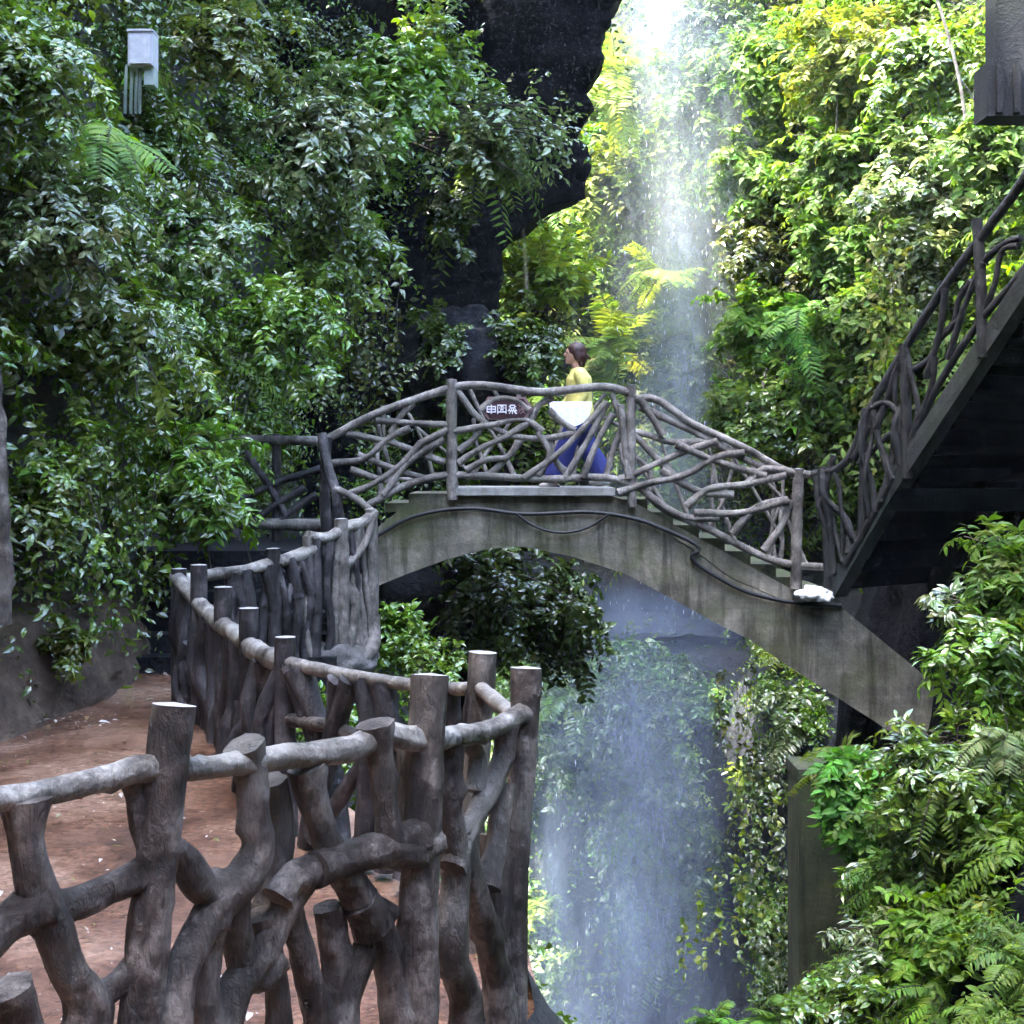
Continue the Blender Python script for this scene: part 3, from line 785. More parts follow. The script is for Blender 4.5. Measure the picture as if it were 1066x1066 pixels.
# far railing of the landing, left of the bridge
f5 = empty('rustic_fence', P(290, 575, 16.6), 'thin log railing left of the bridge against the leafy cliff', 'fence')
for y0, y1, w in ((457, 459, .05), (545, 547, .065), (574, 572, .05)):
    log('rail', [P(240, y0, 16.8), P(290, y0 + 1, 16.7), P(336, y1, 16.6)], w, f5, 'log_grey', 10)
for x in (246, 288): log('post', [P(x, 452, 16.75), P(x, 592, 16.75)], .05, f5, 'log_dark', 10, cut=True)
for a_, b_ in (((250, 520), (334, 488)), ((262, 545), (318, 508)), ((290, 545), (330, 515)), ((255, 470), (300, 540))):
    log('branch', [P(*a_, 16.7), P((a_[0] + b_[0]) / 2, (a_[1] + b_[1]) / 2 - 3, 16.68), P(*b_, 16.7)], .035, f5, 'log_dark', 8)

# ------------------------------------------------------------------ footbridge
BY = 16.0; BF = 17.35
deckpx = [(338, 575), (385, 552), (425, 522), (470, 516), (560, 515), (640, 516), (660, 522), (700, 543), (745, 568), (790, 594), (832, 618), (872, 622)]
lowpx = [(385, 552), (388, 612), (425, 597), (463, 583), (508, 571), (545, 569), (594, 579), (650, 597), (706, 627), (750, 651), (779, 665), (816, 690), (876, 729), (906, 748), (968, 790), (1010, 822), (1070, 866)]
ringtop = [(388, 561), (425, 541), (463, 532), (538, 535), (632, 535), (676, 545), (725, 575), (760, 602), (816, 626), (872, 629), (968, 708), (1010, 740), (1070, 785)]
br = empty('footbridge', P(600, 620, BY + .6), 'arched concrete footbridge with crooked branch railings spanning the gorge', 'bridge')


def strip(top, bot, y0, y1, n=70, jit=0.0):
    """A solid between two traced lines (top and bottom edges), from depth y0 to y1."""
    b_ = MB(); xs = np.linspace(max(top[0][0], bot[0][0]), min(top[-1][0], bot[-1][0]), n)
    ty = np.interp(xs, [p[0] for p in top], [p[1] for p in top]); by = np.interp(xs, [p[0] for p in bot], [p[1] for p in bot])
    v = []
    for x, t_, u_ in zip(xs, ty, by):
        a, c_ = P(x, t_, BY), P(x, u_, BY)
        v += [(a[0], y0, a[2]), (c_[0], y0, c_[2]), (c_[0], y1, c_[2]), (a[0], y1, a[2])]
    f = []
    for k in range(n - 1):
        for j in range(4):
            f.append((k * 4 + j, k * 4 + (j + 1) % 4, k * 4 + 4 + (j + 1) % 4, k * 4 + 4 + j))
    f += [(3, 2, 1, 0), tuple((n - 1) * 4 + j for j in range(4))]
    b_.add(v, f, 0, False); return b_


low2 = lowpx[1:]
strip(ringtop, low2, BY, BF, 90).build('arch', M['concrete'], br)
# deck: slab set a little forward of the spandrel, stepped on the right slope
strip([(388, 553), (425, 523), (470, 517), (640, 517), (664, 525), (840, 622), (872, 624)],
      [(388, 560), (425, 540), (463, 531), (538, 534), (632, 534), (676, 544), (725, 574), (760, 601), (816, 625), (872, 628)], BY + .04, BF - .04, 80).build('spandrel', M['concrete'], br)
b_ = MB(); a, c_ = P(472, 508, BY), P(640, 514, BY); b_.box((a[0], BY - .07, c_[2] - .015), (c_[0], BF + .07, a[2])); b_.build('deck_slab', M['concrete_pale'], br)
for (x0, y0), (x1, y1) in (((400, 536), (425, 524)), ((425, 524), (471, 514))):
    b_ = MB(); a, c_ = P(x0, y1, BY), P(x1, y1 + 9, BY); b_.box((a[0], BY + .06, c_[2]), (c_[0] - .003, BF + .03, a[2])); b_.build('step', M['concrete'], br)
for k in range(8):
    x0 = 641 + k * 27; y0 = 520 + k * 13.6; a, c_ = P(x0, y0, BY), P(x0 + 34, y0 + 15, BY)
    b_ = MB(); b_.box((a[0], BY + .12 - .002 * k, c_[2]), (c_[0], BF + .03 + .002 * k, a[2])); b_.build('step', M['concrete_moss'], br)
b_ = MB(); a, c_ = P(836, 618, BY), P(872, 632, BY); b_.box((a[0], BY - .05, c_[2]), (c_[0], BF + .3, a[2])); b_.build('landing_slab', M['concrete_pale'], br)


def railing(parent, dy, near):
    Yr = lambda x: BY + dy
    rl = bpy.data.objects.new('railing', None); COL.objects.link(rl); rl.parent = parent; rl.location = (0, 0, 0)
    top = [z5(*q) for q in ((-25, 285), (110, 215), (230, 172), (310, 146), (330, 141), (560, 155), (815, 160), (840, 176))] + [z6(*q) for q in ((0, 175), (150, 245), (300, 315), (430, 380), (480, 385))]
    log('top_rail', *tr(top, Yr, [8.5] * 3 + [9] * 5 + [8] * 5), rl, 'log_grey', 10, .12)
    bot = [z5(*q) for q in ((90, 468), (200, 412), (310, 386), (340, 386), (560, 396), (810, 407), (840, 420))] + [z6(*q) for q in ((60, 475), (180, 530), (400, 630), (530, 642))]
    log('lower_rail', *tr(bot, Yr, [8] * 11), rl, 'log_grey', 10, .12)
    for pts, w in (([(470, 395), (470, 450), (471, 520)], 11.5), ([(657, 401), (657, 460), (658, 528)], 9.5), ([z6(440, 368), z6(436, 520), z6(432, 700)], 11.5)):
        log('post', *tr(pts, Yr, w), rl, 'log_grey', 12, .12, cut=True)
    if near:
        A = [[(30, 270), (150, 295), (300, 350)], [(-10, 352), (80, 338), (150, 280), (205, 255)], [(110, 233), (200, 240), (310, 247)], [(20, 445), (110, 405), (180, 355), (232, 300)],
             [(40, 370), (130, 400), (165, 410)], [(130, 440), (200, 350), (300, 285)], [(60, 330), (180, 375), (260, 400)], [(150, 270), (180, 220), (215, 185)], [(230, 300), (310, 260)],
             [(333, 150), (400, 230), (470, 270), (590, 282), (665, 268)], [(325, 265), (430, 246), (530, 234), (572, 265)], [(338, 352), (400, 312), (460, 284), (535, 238)],
             [(340, 318), (380, 285), (410, 240)], [(360, 372), (420, 342), (482, 332), (505, 292)], [(420, 388), (470, 342), (512, 288)], [(520, 395), (620, 322), (690, 250), (752, 182)],
             [(590, 205), (630, 240), (662, 262)], [(752, 182), (700, 285), (636, 392)], [(768, 215), (722, 300), (684, 392)], [(772, 180), (795, 250), (770, 310), (748, 400)], [(790, 190), (800, 300), (812, 395)],
             [(400, 205), (430, 180), (500, 178), (535, 205)], [(540, 230), (565, 190), (600, 170)], [(560, 265), (590, 330), (560, 385)], [(640, 385), (600, 330), (590, 285)]]
        for q in A: log('branch', *tr([z5(*p) for p in q], Yr, 6.2, R.uniform(-.04, .04)), rl, 'log_grey', 8, .15)
        Bq = [[(0, 195), (150, 265), (300, 345), (370, 375)], [(-60, 265), (0, 268), (80, 292), (205, 290)], [(-60, 400), (0, 375), (100, 330), (215, 290)], [(0, 175), (30, 220), (65, 275)],
              [(-40, 240), (10, 300), (95, 388)], [(-60, 435), (0, 415), (130, 382), (230, 330), (290, 325)], [(100, 300), (200, 342), (350, 388)], [(130, 472), (180, 430), (300, 410), (405, 385)],
              [(150, 490), (280, 490), (412, 455)], [(255, 548), (330, 472), (405, 455)], [(345, 595), (400, 512), (418, 455)], [(60, 372), (170, 432), (260, 440)], [(300, 410), (340, 370), (400, 372)], [(20, 440), (120, 500), (220, 505)]]
        for q in Bq: log('branch', *tr([z6(*p) for p in q], Yr, 7.0, R.uniform(-.04, .04)), rl, 'log_grey', 8, .15)
    else:
        tt = poly([P(x, y, BY + dy) for x, y in top[1:]]); bb = poly([P(x, y, BY + dy) for x, y in bot])
        for pts, w in lattice(tt, bb, 17, .024, 44, .1, .7, .05): log('branch', pts, w, rl, 'log_grey', 7, .12)
    return rl


railing(br, -.03, True); railing(br, 1.42, False)
# leaning end post on the left
log('end_post', [P(335, 452, 15.7), P(341, 485, 15.6), P(350, 515, 15.5), P(352, 560, 15.5)], [.05, .055, .05, .06], br, 'log_dark', 12)
log('end_post', [P(341, 455, 15.75), P(338, 500, 15.75), P(342, 575, 15.75)], [.045, .05, .06], br, 'log_dark', 12)
log('end_rail', [P(348, 508, 15.5), P(372, 520, 15.4), P(390, 535, 15.3)], .035, br, 'log_grey', 10)
c1 = [P(x, y, BY - .05) for x, y in [z5(*q) for q in ((110, 556), (200, 506), (300, 482), (380, 478), (500, 492), (750, 492), (870, 520), (1000, 600))] + [z6(*q) for q in ((150, 602), (250, 688), (400, 735), (560, 748))]]
cb = MB(); cb.tube(c1, .021, 8, step=.08); o = cb.build('cable', M['cable']); tag(o, 'black cable clipped along the top edge of the concrete arch', 'cable')
cb = MB(); cb.tube([P(x, y, BY - .06) for x, y in [z5(*q) for q in ((500, 492), (540, 522), (630, 545), (700, 530), (755, 494))]], .014, 8, step=.08); o = cb.build('cable', M['cable']); tag(o, 'thin slack cable sagging across the middle of the arch face', 'cable')

# landing and steps between the path and the bridge
ld = empty('stone_landing', (-2.1, 15.6, 0), 'dark stone landing with steps at the left end of the bridge', 'landing')
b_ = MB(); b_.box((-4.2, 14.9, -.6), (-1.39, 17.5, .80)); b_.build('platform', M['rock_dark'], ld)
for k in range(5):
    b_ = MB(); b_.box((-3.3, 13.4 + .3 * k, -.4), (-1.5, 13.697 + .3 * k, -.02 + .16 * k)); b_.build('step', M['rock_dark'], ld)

# ------------------------------------------------------------------ staircase on the right
ys_ = lambda px: float(np.interp(px, [840, 945, 1066, 1160], [16.0, 15.2, 14.0, 12.9]))
st = empty('staircase', P(880, 625, 15.8), 'steep dark concrete stair with twisted log railing climbing out at right', 'staircase')
nst = np.array((.79, .61, 0.))
sl = [(868, 622), (925, 522), (1041, 346), (1160, 166)]; su = [(864, 600), (918, 506), (1033, 328), (1152, 147)]
b_ = MB(); v = []
for (x, y), (x2, y2) in zip(su, sl):
    a, c_ = P(x, y, ys_(x)), P(x2, y2, ys_(x2)); v += [a, c_, c_ + nst * .2, a + nst * .2]
f = []
for k in range(3):
    for j in range(4): f.append((k * 4 + j, k * 4 + (j + 1) % 4, k * 4 + 4 + (j + 1) % 4, k * 4 + 4 + j))
f += [(3, 2, 1, 0), (12, 13, 14, 15)]
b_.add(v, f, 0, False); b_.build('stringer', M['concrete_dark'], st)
b_ = MB(); v = []
for x, y in sl:
    a = P(x, y - 8, ys_(x)) + nst * .2; v += [a, a + nst * 1.9, a + nst * 1.9 + (0, 0, .14), a + (0, 0, .14)]
b_.add(v, f, 0, False); b_.build('soffit', M['concrete_shade'], st)
for k in range(16):
    t_ = k / 15; x = 872 + t_ * 270; y = np.interp(x, [p[0] for p in su], [p[1] for p in su]) + 8
    a = P(x, y, ys_(x)) + nst * .203; b_ = MB(); dd = np.array((.61, -.79, 0)) * .2
    q = [a, a + dd, a + dd + nst * 1.5, a + nst * 1.5]
    b_.add(q + [p + (0, 0, .17) for p in q], [(3, 2, 1, 0), (4, 5, 6, 7), (0, 1, 5, 4), (1, 2, 6, 5), (2, 3, 7, 6), (3, 0, 4, 7)], 0, False); b_.build('tread', M['concrete_shade'], st)
b_ = MB(); a = P(930, 530, 15.3); b_.box((a[0], a[1] + .02, a[2] - .02), (a[0] + 2.6, a[1] + .3, a[2] + .2)); b_.build('cross_beam', M['concrete_shade'], st)
rl = bpy.data.objects.new('railing', None); COL.objects.link(rl); rl.parent = st
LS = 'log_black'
log('top_rail', *tr([(1150, 60), (1100, 130), (1061, 194), (1023, 245), (984, 298), (942, 363), (908, 422), (872, 488), (846, 494)], ys_, [12, 12, 11, 10, 10, 9, 9, 8, 8]), rl, LS, 10)
log('lower_rail', *tr([(1150, 155), (1063, 284), (1018, 338), (973, 408), (950, 456), (928, 500), (880, 588)], ys_, 8), rl, LS, 10)
for pts, w in (([(1017, 228), (1021, 290), (1023, 372)], 12), ([(942, 358), (943, 420), (944, 498)], 12), ([(858, 486), (860, 545), (862, 612)], 9), ([(900, 425), (898, 500), (896, 562)], 8), ([(1098, 118), (1100, 180), (1102, 250)], 12)):
    log('post', *tr(pts, ys_, w), rl, LS, 12)
for q in ([(560, 330), (500, 470), (430, 690)], [(420, 430), (400, 580), (350, 760)], [(560, 330), (640, 260), (700, 240)], [(690, 270), (640, 280), (600, 420), (540, 560)], [(480, 540), (410, 600), (360, 690), (280, 740)],
          [(270, 650), (300, 780), (320, 880), (300, 980)], [(150, 870), (200, 850), (250, 900), (240, 1000)], [(80, 1060), (130, 960), (160, 880)], [(100, 1080), (200, 980), (260, 940)], [(380, 680), (370, 780), (330, 900)], [(520, 400), (470, 470), (450, 560), (390, 620)]):
    log('branch', *tr([z4(*p) for p in q], ys_, 6.5, R.uniform(-.05, .05)), rl, LS, 8)
tt = poly([P(x, y, ys_(x)) for x, y in ((850, 495), (905, 430), (940, 370))]); bb = poly([P(x, y, ys_(x)) for x, y in ((866, 600), (900, 555), (940, 480))])
for pts, w in lattice(tt, bb, 11, .03, 51, .25, .6, .04): log('branch', pts, w, rl, LS, 8)
# far-side rail of the stair
tf = [P(x, y, ys_(x)) + nst * 1.55 for x, y in ((870, 470), (942, 350), (1023, 235), (1100, 115))]
log('top_rail', tf, .045, rl, LS, 10)
for q in tf: log('post', [q, q - (0, 0, 1.15)], .05, rl, LS, 10)
for pts, w in lattice(poly(tf), poly([q - (0, 0, .9) for q in tf]), 12, .03, 52, .15, .5, .04): log('branch', pts, w, rl, LS, 7)

# concrete pier with the upper landing hanging in at the top right
up = empty('concrete_landing', P(1060, 60, 12), 'dark concrete landing block jutting in at the upper right corner', 'landing')
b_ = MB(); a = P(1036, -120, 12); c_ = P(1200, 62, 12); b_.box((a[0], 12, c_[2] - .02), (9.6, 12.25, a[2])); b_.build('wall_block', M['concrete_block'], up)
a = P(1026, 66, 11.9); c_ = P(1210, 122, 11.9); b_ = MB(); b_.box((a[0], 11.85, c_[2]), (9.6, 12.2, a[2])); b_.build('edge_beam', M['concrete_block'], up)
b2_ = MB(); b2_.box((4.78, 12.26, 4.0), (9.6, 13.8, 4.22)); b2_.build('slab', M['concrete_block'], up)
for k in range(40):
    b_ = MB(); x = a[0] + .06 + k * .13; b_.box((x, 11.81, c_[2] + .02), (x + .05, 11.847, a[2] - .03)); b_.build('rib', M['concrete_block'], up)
pl = empty('concrete_pillar', P(862, 1005, 13.2), 'mossy square concrete pillar standing under the right end of the bridge', 'pillar')
b_ = MB(); a = P(832, 812, 13.2); c_ = P(888, 1180, 13.2); b_.box((a[0], 13.2, c_[2] - 2), (c_[0], 13.75, a[2])); b_.build('shaft', M['concrete_moss'], pl)
b_ = MB(); b_.box((a[0] - .015, 13.185, a[2] + .002), (c_[0] + .015, 13.765, a[2] + .09)); b_.build('cap', M['concrete_moss'], pl)
#@@MORE
# ------------------------------------------------------------------ small things
# hexagonal red name board on the near railing
sg = empty('name_board', P(528, 425, 15.93), 'dark red six-sided board with white characters fixed to the bridge railing', 'sign')
def hexa(x0, x1, y0, y1, cut, Y, th, m, name, parent):
    a, c_ = P(x0, y0, Y), P(x1, y1, Y); zc = (a[2] + c_[2]) / 2; cu = cut * Y / F
    pr = [(a[0], zc), (a[0] + cu, a[2]), (c_[0] - cu, a[2]), (c_[0], zc), (c_[0] - cu, c_[2]), (a[0] + cu, c_[2])]
    b_ = MB(); v = [(x, Y, z) for x, z in pr] + [(x, Y + th, z) for x, z in pr]
    b_.add(v, [(5, 4, 3, 2, 1, 0), (6, 7, 8, 9, 10, 11)] + [(k, (k + 1) % 6, 6 + (k + 1) % 6, 6 + k) for k in range(6)], 0, False)
    return b_.build(name, m, parent)
hexa(500, 555, 413, 437, 8, 15.94, .03, M['sign_frame'], 'frame', sg)
hexa(503, 552, 415, 435, 7, 15.928, .012, M['sign_red'], 'panel', sg)
GL = [['....#....', '#########', '#...#...#', '#########', '#...#...#', '#########', '....#....'],
      ['#########', '#..###..#', '#.#.#.#.#', '#..###..#', '#..#.#..#', '#########', '#.......#'],
      ['..#####..', '.##...##.', '..#####..', '.#.#.#.#.', '#########', '..#.#.##.', '.#..#..##'],
      ['#...#....', '.#.###...', '...#.#...', '#.#####..', '.#..#....', '#..###...', '..#...#..']]
for gi, g_ in enumerate(GL):
    b_ = MB(); x0 = 506.6 + gi * 11; cs = 1.08
    for r_, row in enumerate(g_):
        for c_, ch in enumerate(row):
            if ch == '#':
                a = P(x0 + c_ * cs, 421.2 + r_ * 1.4, 15.925); b2 = P(x0 + (c_ + 1.02) * cs, 421.2 + (r_ + .95) * 1.4, 15.925)
                b_.box((a[0], 15.919, b2[2]), (b2[0], 15.9265, a[2]))
    b_.build('lettering', M['sign_white'] if gi < 3 else M['sign_frame'], sg)
# white board behind the branches
b_ = MB(); pr = []
for k in range(25):
    t_ = k / 24 * math.pi; pr.append(P(594 - 22 * math.cos(t_), 418 + 26 * math.sin(t_) ** .8, 16.18 - .13 * math.sin(t_) ** .8))
n_ = len(pr); v = [tuple(p) for p in pr] + [(p[0], p[1] + .025, p[2]) for p in pr]
b_.add(v, [tuple(range(n_)), tuple(range(2 * n_ - 1, n_ - 1, -1))] + [(k, n_ + k, n_ + (k + 1) % n_, (k + 1) % n_) for k in range(n_)], 0, False)
tag(b_.build('white_board', M['white']), 'plain white rounded board behind the bridge railing beside the walking woman', 'board')
# crumpled white bag at the right end of the bridge
b_ = MB(); c_ = P(848, 619, 15.85); b_.ball(c_, (.17, .12, .075), 40, 26)
vv = np.array(b_.v); dn = np.abs(fbm(vv * 9, 3)) + .5 * fbm(vv * 22, 2); vv = c_ + (vv - c_) * (1 + .55 * dn)[:, None]; vv[:, 2] = np.maximum(vv[:, 2], c_[2] - .065)
b_.v = [tuple(x) for x in vv]; b_.sm = [False] * len(b_.sm)
tag(b_.build('plastic_bag', M['plastic']), 'crumpled white plastic bag lying at the right foot of the bridge', 'bag')
# grey cabinet in the leaves of the left cliff
cbt = empty('utility_box', P(145, 70, 13.0), 'pale grey utility box with pipes among leaves high on the left cliff', 'utility box')
b_ = MB(); a, c_ = P(133, 33, 12.6), P(159, 68, 12.6); b_.box((a[0], 12.6, c_[2]), (c_[0], 12.8, a[2])); o = b_.build('housing', M['grey_metal'], cbt)
b_ = MB(); a, c_ = P(135, 36, 12.58), P(157, 66, 12.58); b_.box((a[0], 12.575, c_[2]), (c_[0], 12.597, a[2])); b_.build('door', M['grey_metal'], cbt)
b_ = MB(); a, c_ = P(150, 68.5, 12.64), P(160, 88, 12.64); b_.box((a[0], 12.64, c_[2]), (c_[0], 12.8, a[2])); b_.build('junction_box', M['pipe'], cbt)
b_ = MB(); b_.box((P(132.6, 0, 12.6)[0], 12.58, P(0, 32.5, 12.6)[2]), (P(159.4, 0, 12.6)[0], 12.82, P(0, 30.5, 12.6)[2])); b_.build('lid', M['grey_metal'], cbt)
for x in (132, 138, 143, 147):
    b_ = MB(); b_.tube([P(x, 68, 12.7), P(x - 1, 85, 12.7), P(x - 2, 118, 12.8)], .014, 8); b_.build('pipe', M['pipe'], cbt)

# added rock ball, unseen above the view, to shade the spur and recess
b_ = MB(); c_ = np.array((-.7, 20.8, 12.4)); b_.ball(c_, (2.7, 3.1, 2.3), 50, 30); vv = np.array(b_.v); dn = .3 * fbm(vv * .6, 4); vv = c_ + (vv - c_) * (1 + dn)[:, None]; b_.v = [tuple(x) for x in vv]
b_.build('added_shade_rock', M['rock_dark'])['kind'] = 'structure'
# boulder ledge by the dark bush
b_ = MB(); c_ = P(485, 385, 22.2); b_.ball(c_, (.95, .8, .7), 60, 40); vv = np.array(b_.v); dn = .5 * fbm(vv * 1.3, 4) + .25 * np.abs(fbm(vv * 3.5, 3)); vv = c_ + (vv - c_) * (1 + dn)[:, None]; b_.v = [tuple(x) for x in vv]
tag(b_.build('boulder', M['rock_dark']), 'wet dark grey boulder under the overhang behind the bridge', 'boulder')
b_ = MB(); c_ = P(352, 688, 13.75); b_.ball(c_, (.34, .25, .2), 50, 30); vv = np.array(b_.v); dn = .5 * fbm(vv * 2.5, 4) + .25 * np.abs(fbm(vv * 7, 3)); vv = c_ + (vv - c_) * (1 + dn)[:, None]; b_.v = [tuple(x) for x in vv]
tag(b_.build('boulder', M['rock_pale']), 'pale root-like rock under the climbing log fence', 'boulder')

# leaf litter on the wet path; its pale bits also stand in for glints
n = 9000; yy = G.uniform(4.5, 14, n); tx = G.random(n);  xx = np.interp(yy, ys, lx) * (1 - tx) + np.interp(yy, ys, ex) * tx
p = np.stack([xx, yy, path_z(yy) + .045], 1); p = p[G.random(n) < np.clip(.35 + 1.5 * fbm(p * 1.5 + 4, 3), .02, 1)]; n = len(p); lv = Leaves()
cl = np.array([(.6, .55, .5), (.3, .2, .1), (.7, .66, .62), (.12, .07, .04), (.2, .2, .07)])[G.integers(0, 5, n)]
lv.add(p, G.normal(0, 1, (n, 3)) * (1, 1, .06), np.array((0, 0, 1.)) + G.normal(0, .25, (n, 3)), G.gamma(2.5, .011, n).clip(.012, .08), .5, cl)
link('leaf_litter', lv.mesh('leaf_litter'), M['leaf'])['kind'] = 'stuff'

# ------------------------------------------------------------------ the walking woman
o0 = P(603, 509, 16.72)
pe = empty('person', o0, 'person in a yellow top and blue wide trousers crossing the bridge towards the left', 'person')
def remesh(b_, name, m, vox, smooth=6):
    o = b_.build(name, m, pe); md = o.modifiers.new('r', 'REMESH'); md.mode = 'VOXEL'; md.voxel_size = vox; md.use_smooth_shade = True
    sm = o.modifiers.new('s', 'SMOOTH'); sm.iterations = smooth; sm.factor = .4; return o
def L(x, y, z): return o0 + np.array((x, y, z))
hd = MB()
hd.ball(L(-.05, 0, 1.435), (.092, .072, .108)); hd.ball(L(-.085, 0, 1.385), (.055, .05, .06))                 # skull, jaw
hd.tube([L(-.135, 0, 1.44), L(-.162, 0, 1.415)], [.011, .017], 8); hd.ball(L(-.128, 0, 1.345), (.02, .026, .018))   # nose, chin
hd.ball(L(-.138, 0, 1.378), (.013, .024, .012)); hd.ball(L(-.115, 0, 1.468), (.03, .045, .014))                      # lips, brow
for sy in (-1, 1): hd.ball(L(-.03, .073 * sy, 1.42), (.02, .012, .03))
hd.tube([L(-.01, 0, 1.20), L(-.03, 0, 1.30), L(-.045, 0, 1.38)], [.06, .048, .05], 12)
hd.tube([L(0, 0, .78), L(.005, 0, .95), L(.0, 0, 1.12), L(0, 0, 1.24)], [.12, .10, .115, .07], 14)
for sy, hx, kx, fx, fz in ((-1, -.02, -.16, -.27, .07), (1, .02, .10, .27, .10)):
    hd.tube([L(hx, .075 * sy, .80), L(kx, .075 * sy, .43), L(fx, .075 * sy, fz)], [.082, .055, .036], 12)
    hd.tube([L(fx + .02, .075 * sy, fz - .02), L(fx - .1, .075 * sy, fz - .05)], [.034, .028], 10)
ARM = {-1: [(0, -.15, 1.22), (.03, -.19, .98), (-.09, -.19, .80)], 1: [(0, .15, 1.22), (-.07, .19, .99), (-.19, .18, .84)]}
for sy, a in ARM.items():
    hd.tube([L(*q) for q in a], [.046, .036, .024], 10)
    e = np.array(a[2]); dn = unit(e - np.array(a[1])); hd.tube([L(*e), L(*(e + dn * .075))], [.024, .03], 8)
    for k in range(4):
        q0 = e + dn * .07 + np.array((.024 - .016 * k, 0, .006 * k)); ln = (.055, .065, .068, .058)[k]
        hd.tube([L(*q0), L(*(q0 + dn * ln * .55)), L(*(q0 + dn * ln + np.array((-.012, 0, 0))))], [.0095, .009, .008], 6)
    q0 = e + dn * .03 + np.array((-.02, 0, 0)); hd.tube([L(*q0), L(*(q0 + dn * .03 + np.array((-.03, 0, 0)))), L(*(q0 + dn * .06 + np.array((-.035, 0, 0))))], [.011, .010, .009], 6)
remesh(hd, 'body', M['skin'], .009, 4)
for sy in (-1, 1):
    b_ = MB(); b_.ball(L(-.131, .032 * sy, 1.44), (.008, .012, .008), 10, 8); b_.build('eye', M['eye'], pe)
b_ = MB(); b_.ball(L(-.148, 0, 1.378), (.006, .018, .006), 10, 8); b_.build('mouth', M['lip'], pe)
hr = MB(); hr.ball(L(-.025, 0, 1.462), (.108, .088, .098)); hr.ball(L(.02, 0, 1.41), (.07, .08, .10)); hr.ball(L(.022, 0, 1.335), (.045, .065, .06))
hr.tube([L(.06, 0, 1.40), L(.10, .01, 1.40), L(.125, .01, 1.375)], [.03, .022, .010], 8)
hr.ball(L(-.02, .07, 1.40), (.05, .025, .07)); hr.ball(L(-.02, -.07, 1.41), (.045, .022, .06))
remesh(hr, 'hair', M['hair'], .009, 3)
sh = MB(); sh.tube([L(.0, 0, .70), L(.005, 0, .85), L(0, 0, 1.0), L(0, 0, 1.15), L(-.01, 0, 1.245), L(-.015, 0, 1.285)], [.155, .15, .14, .145, .115, .065], 24, rough=.09)
for sy, a in ARM.items():
    a = [np.array(q) for q in a]; m2 = a[1] * .35 + a[2] * .65
    sh.tube([L(*(a[0] * (1, .7, 1))), L(*a[0]), L(*a[1]), L(*m2)], [.06, .066, .06, .052], 12)
remesh(sh, 'shirt', M['yellow'], .012, 5)
tw = MB(); tw.tube([L(0, 0, .62), L(0, 0, .76), L(0, 0, .83)], [.14, .145, .125], 18, rough=.06)
for sy, hx, kx, fx, fz in ((-1, -.02, -.16, -.27, .07), (1, .02, .10, .27, .10)):
    tw.tube([L(hx, .07 * sy, .78), L(kx * .9, .075 * sy, .45), L(fx * .97, .075 * sy, fz + .04)], [.11, .105, .13], 20, rough=.16)
remesh(tw, 'trousers', M['blue'], .014, 4)
for sy, fx, fz in ((-1, -.27, .07), (1, .27, .10)):
    b_ = MB(); b_.ball(L(fx - .05, .075 * sy, fz - .035), (.115, .042, .038), 16, 10); b_.build('shoe', M['shoe'], pe)

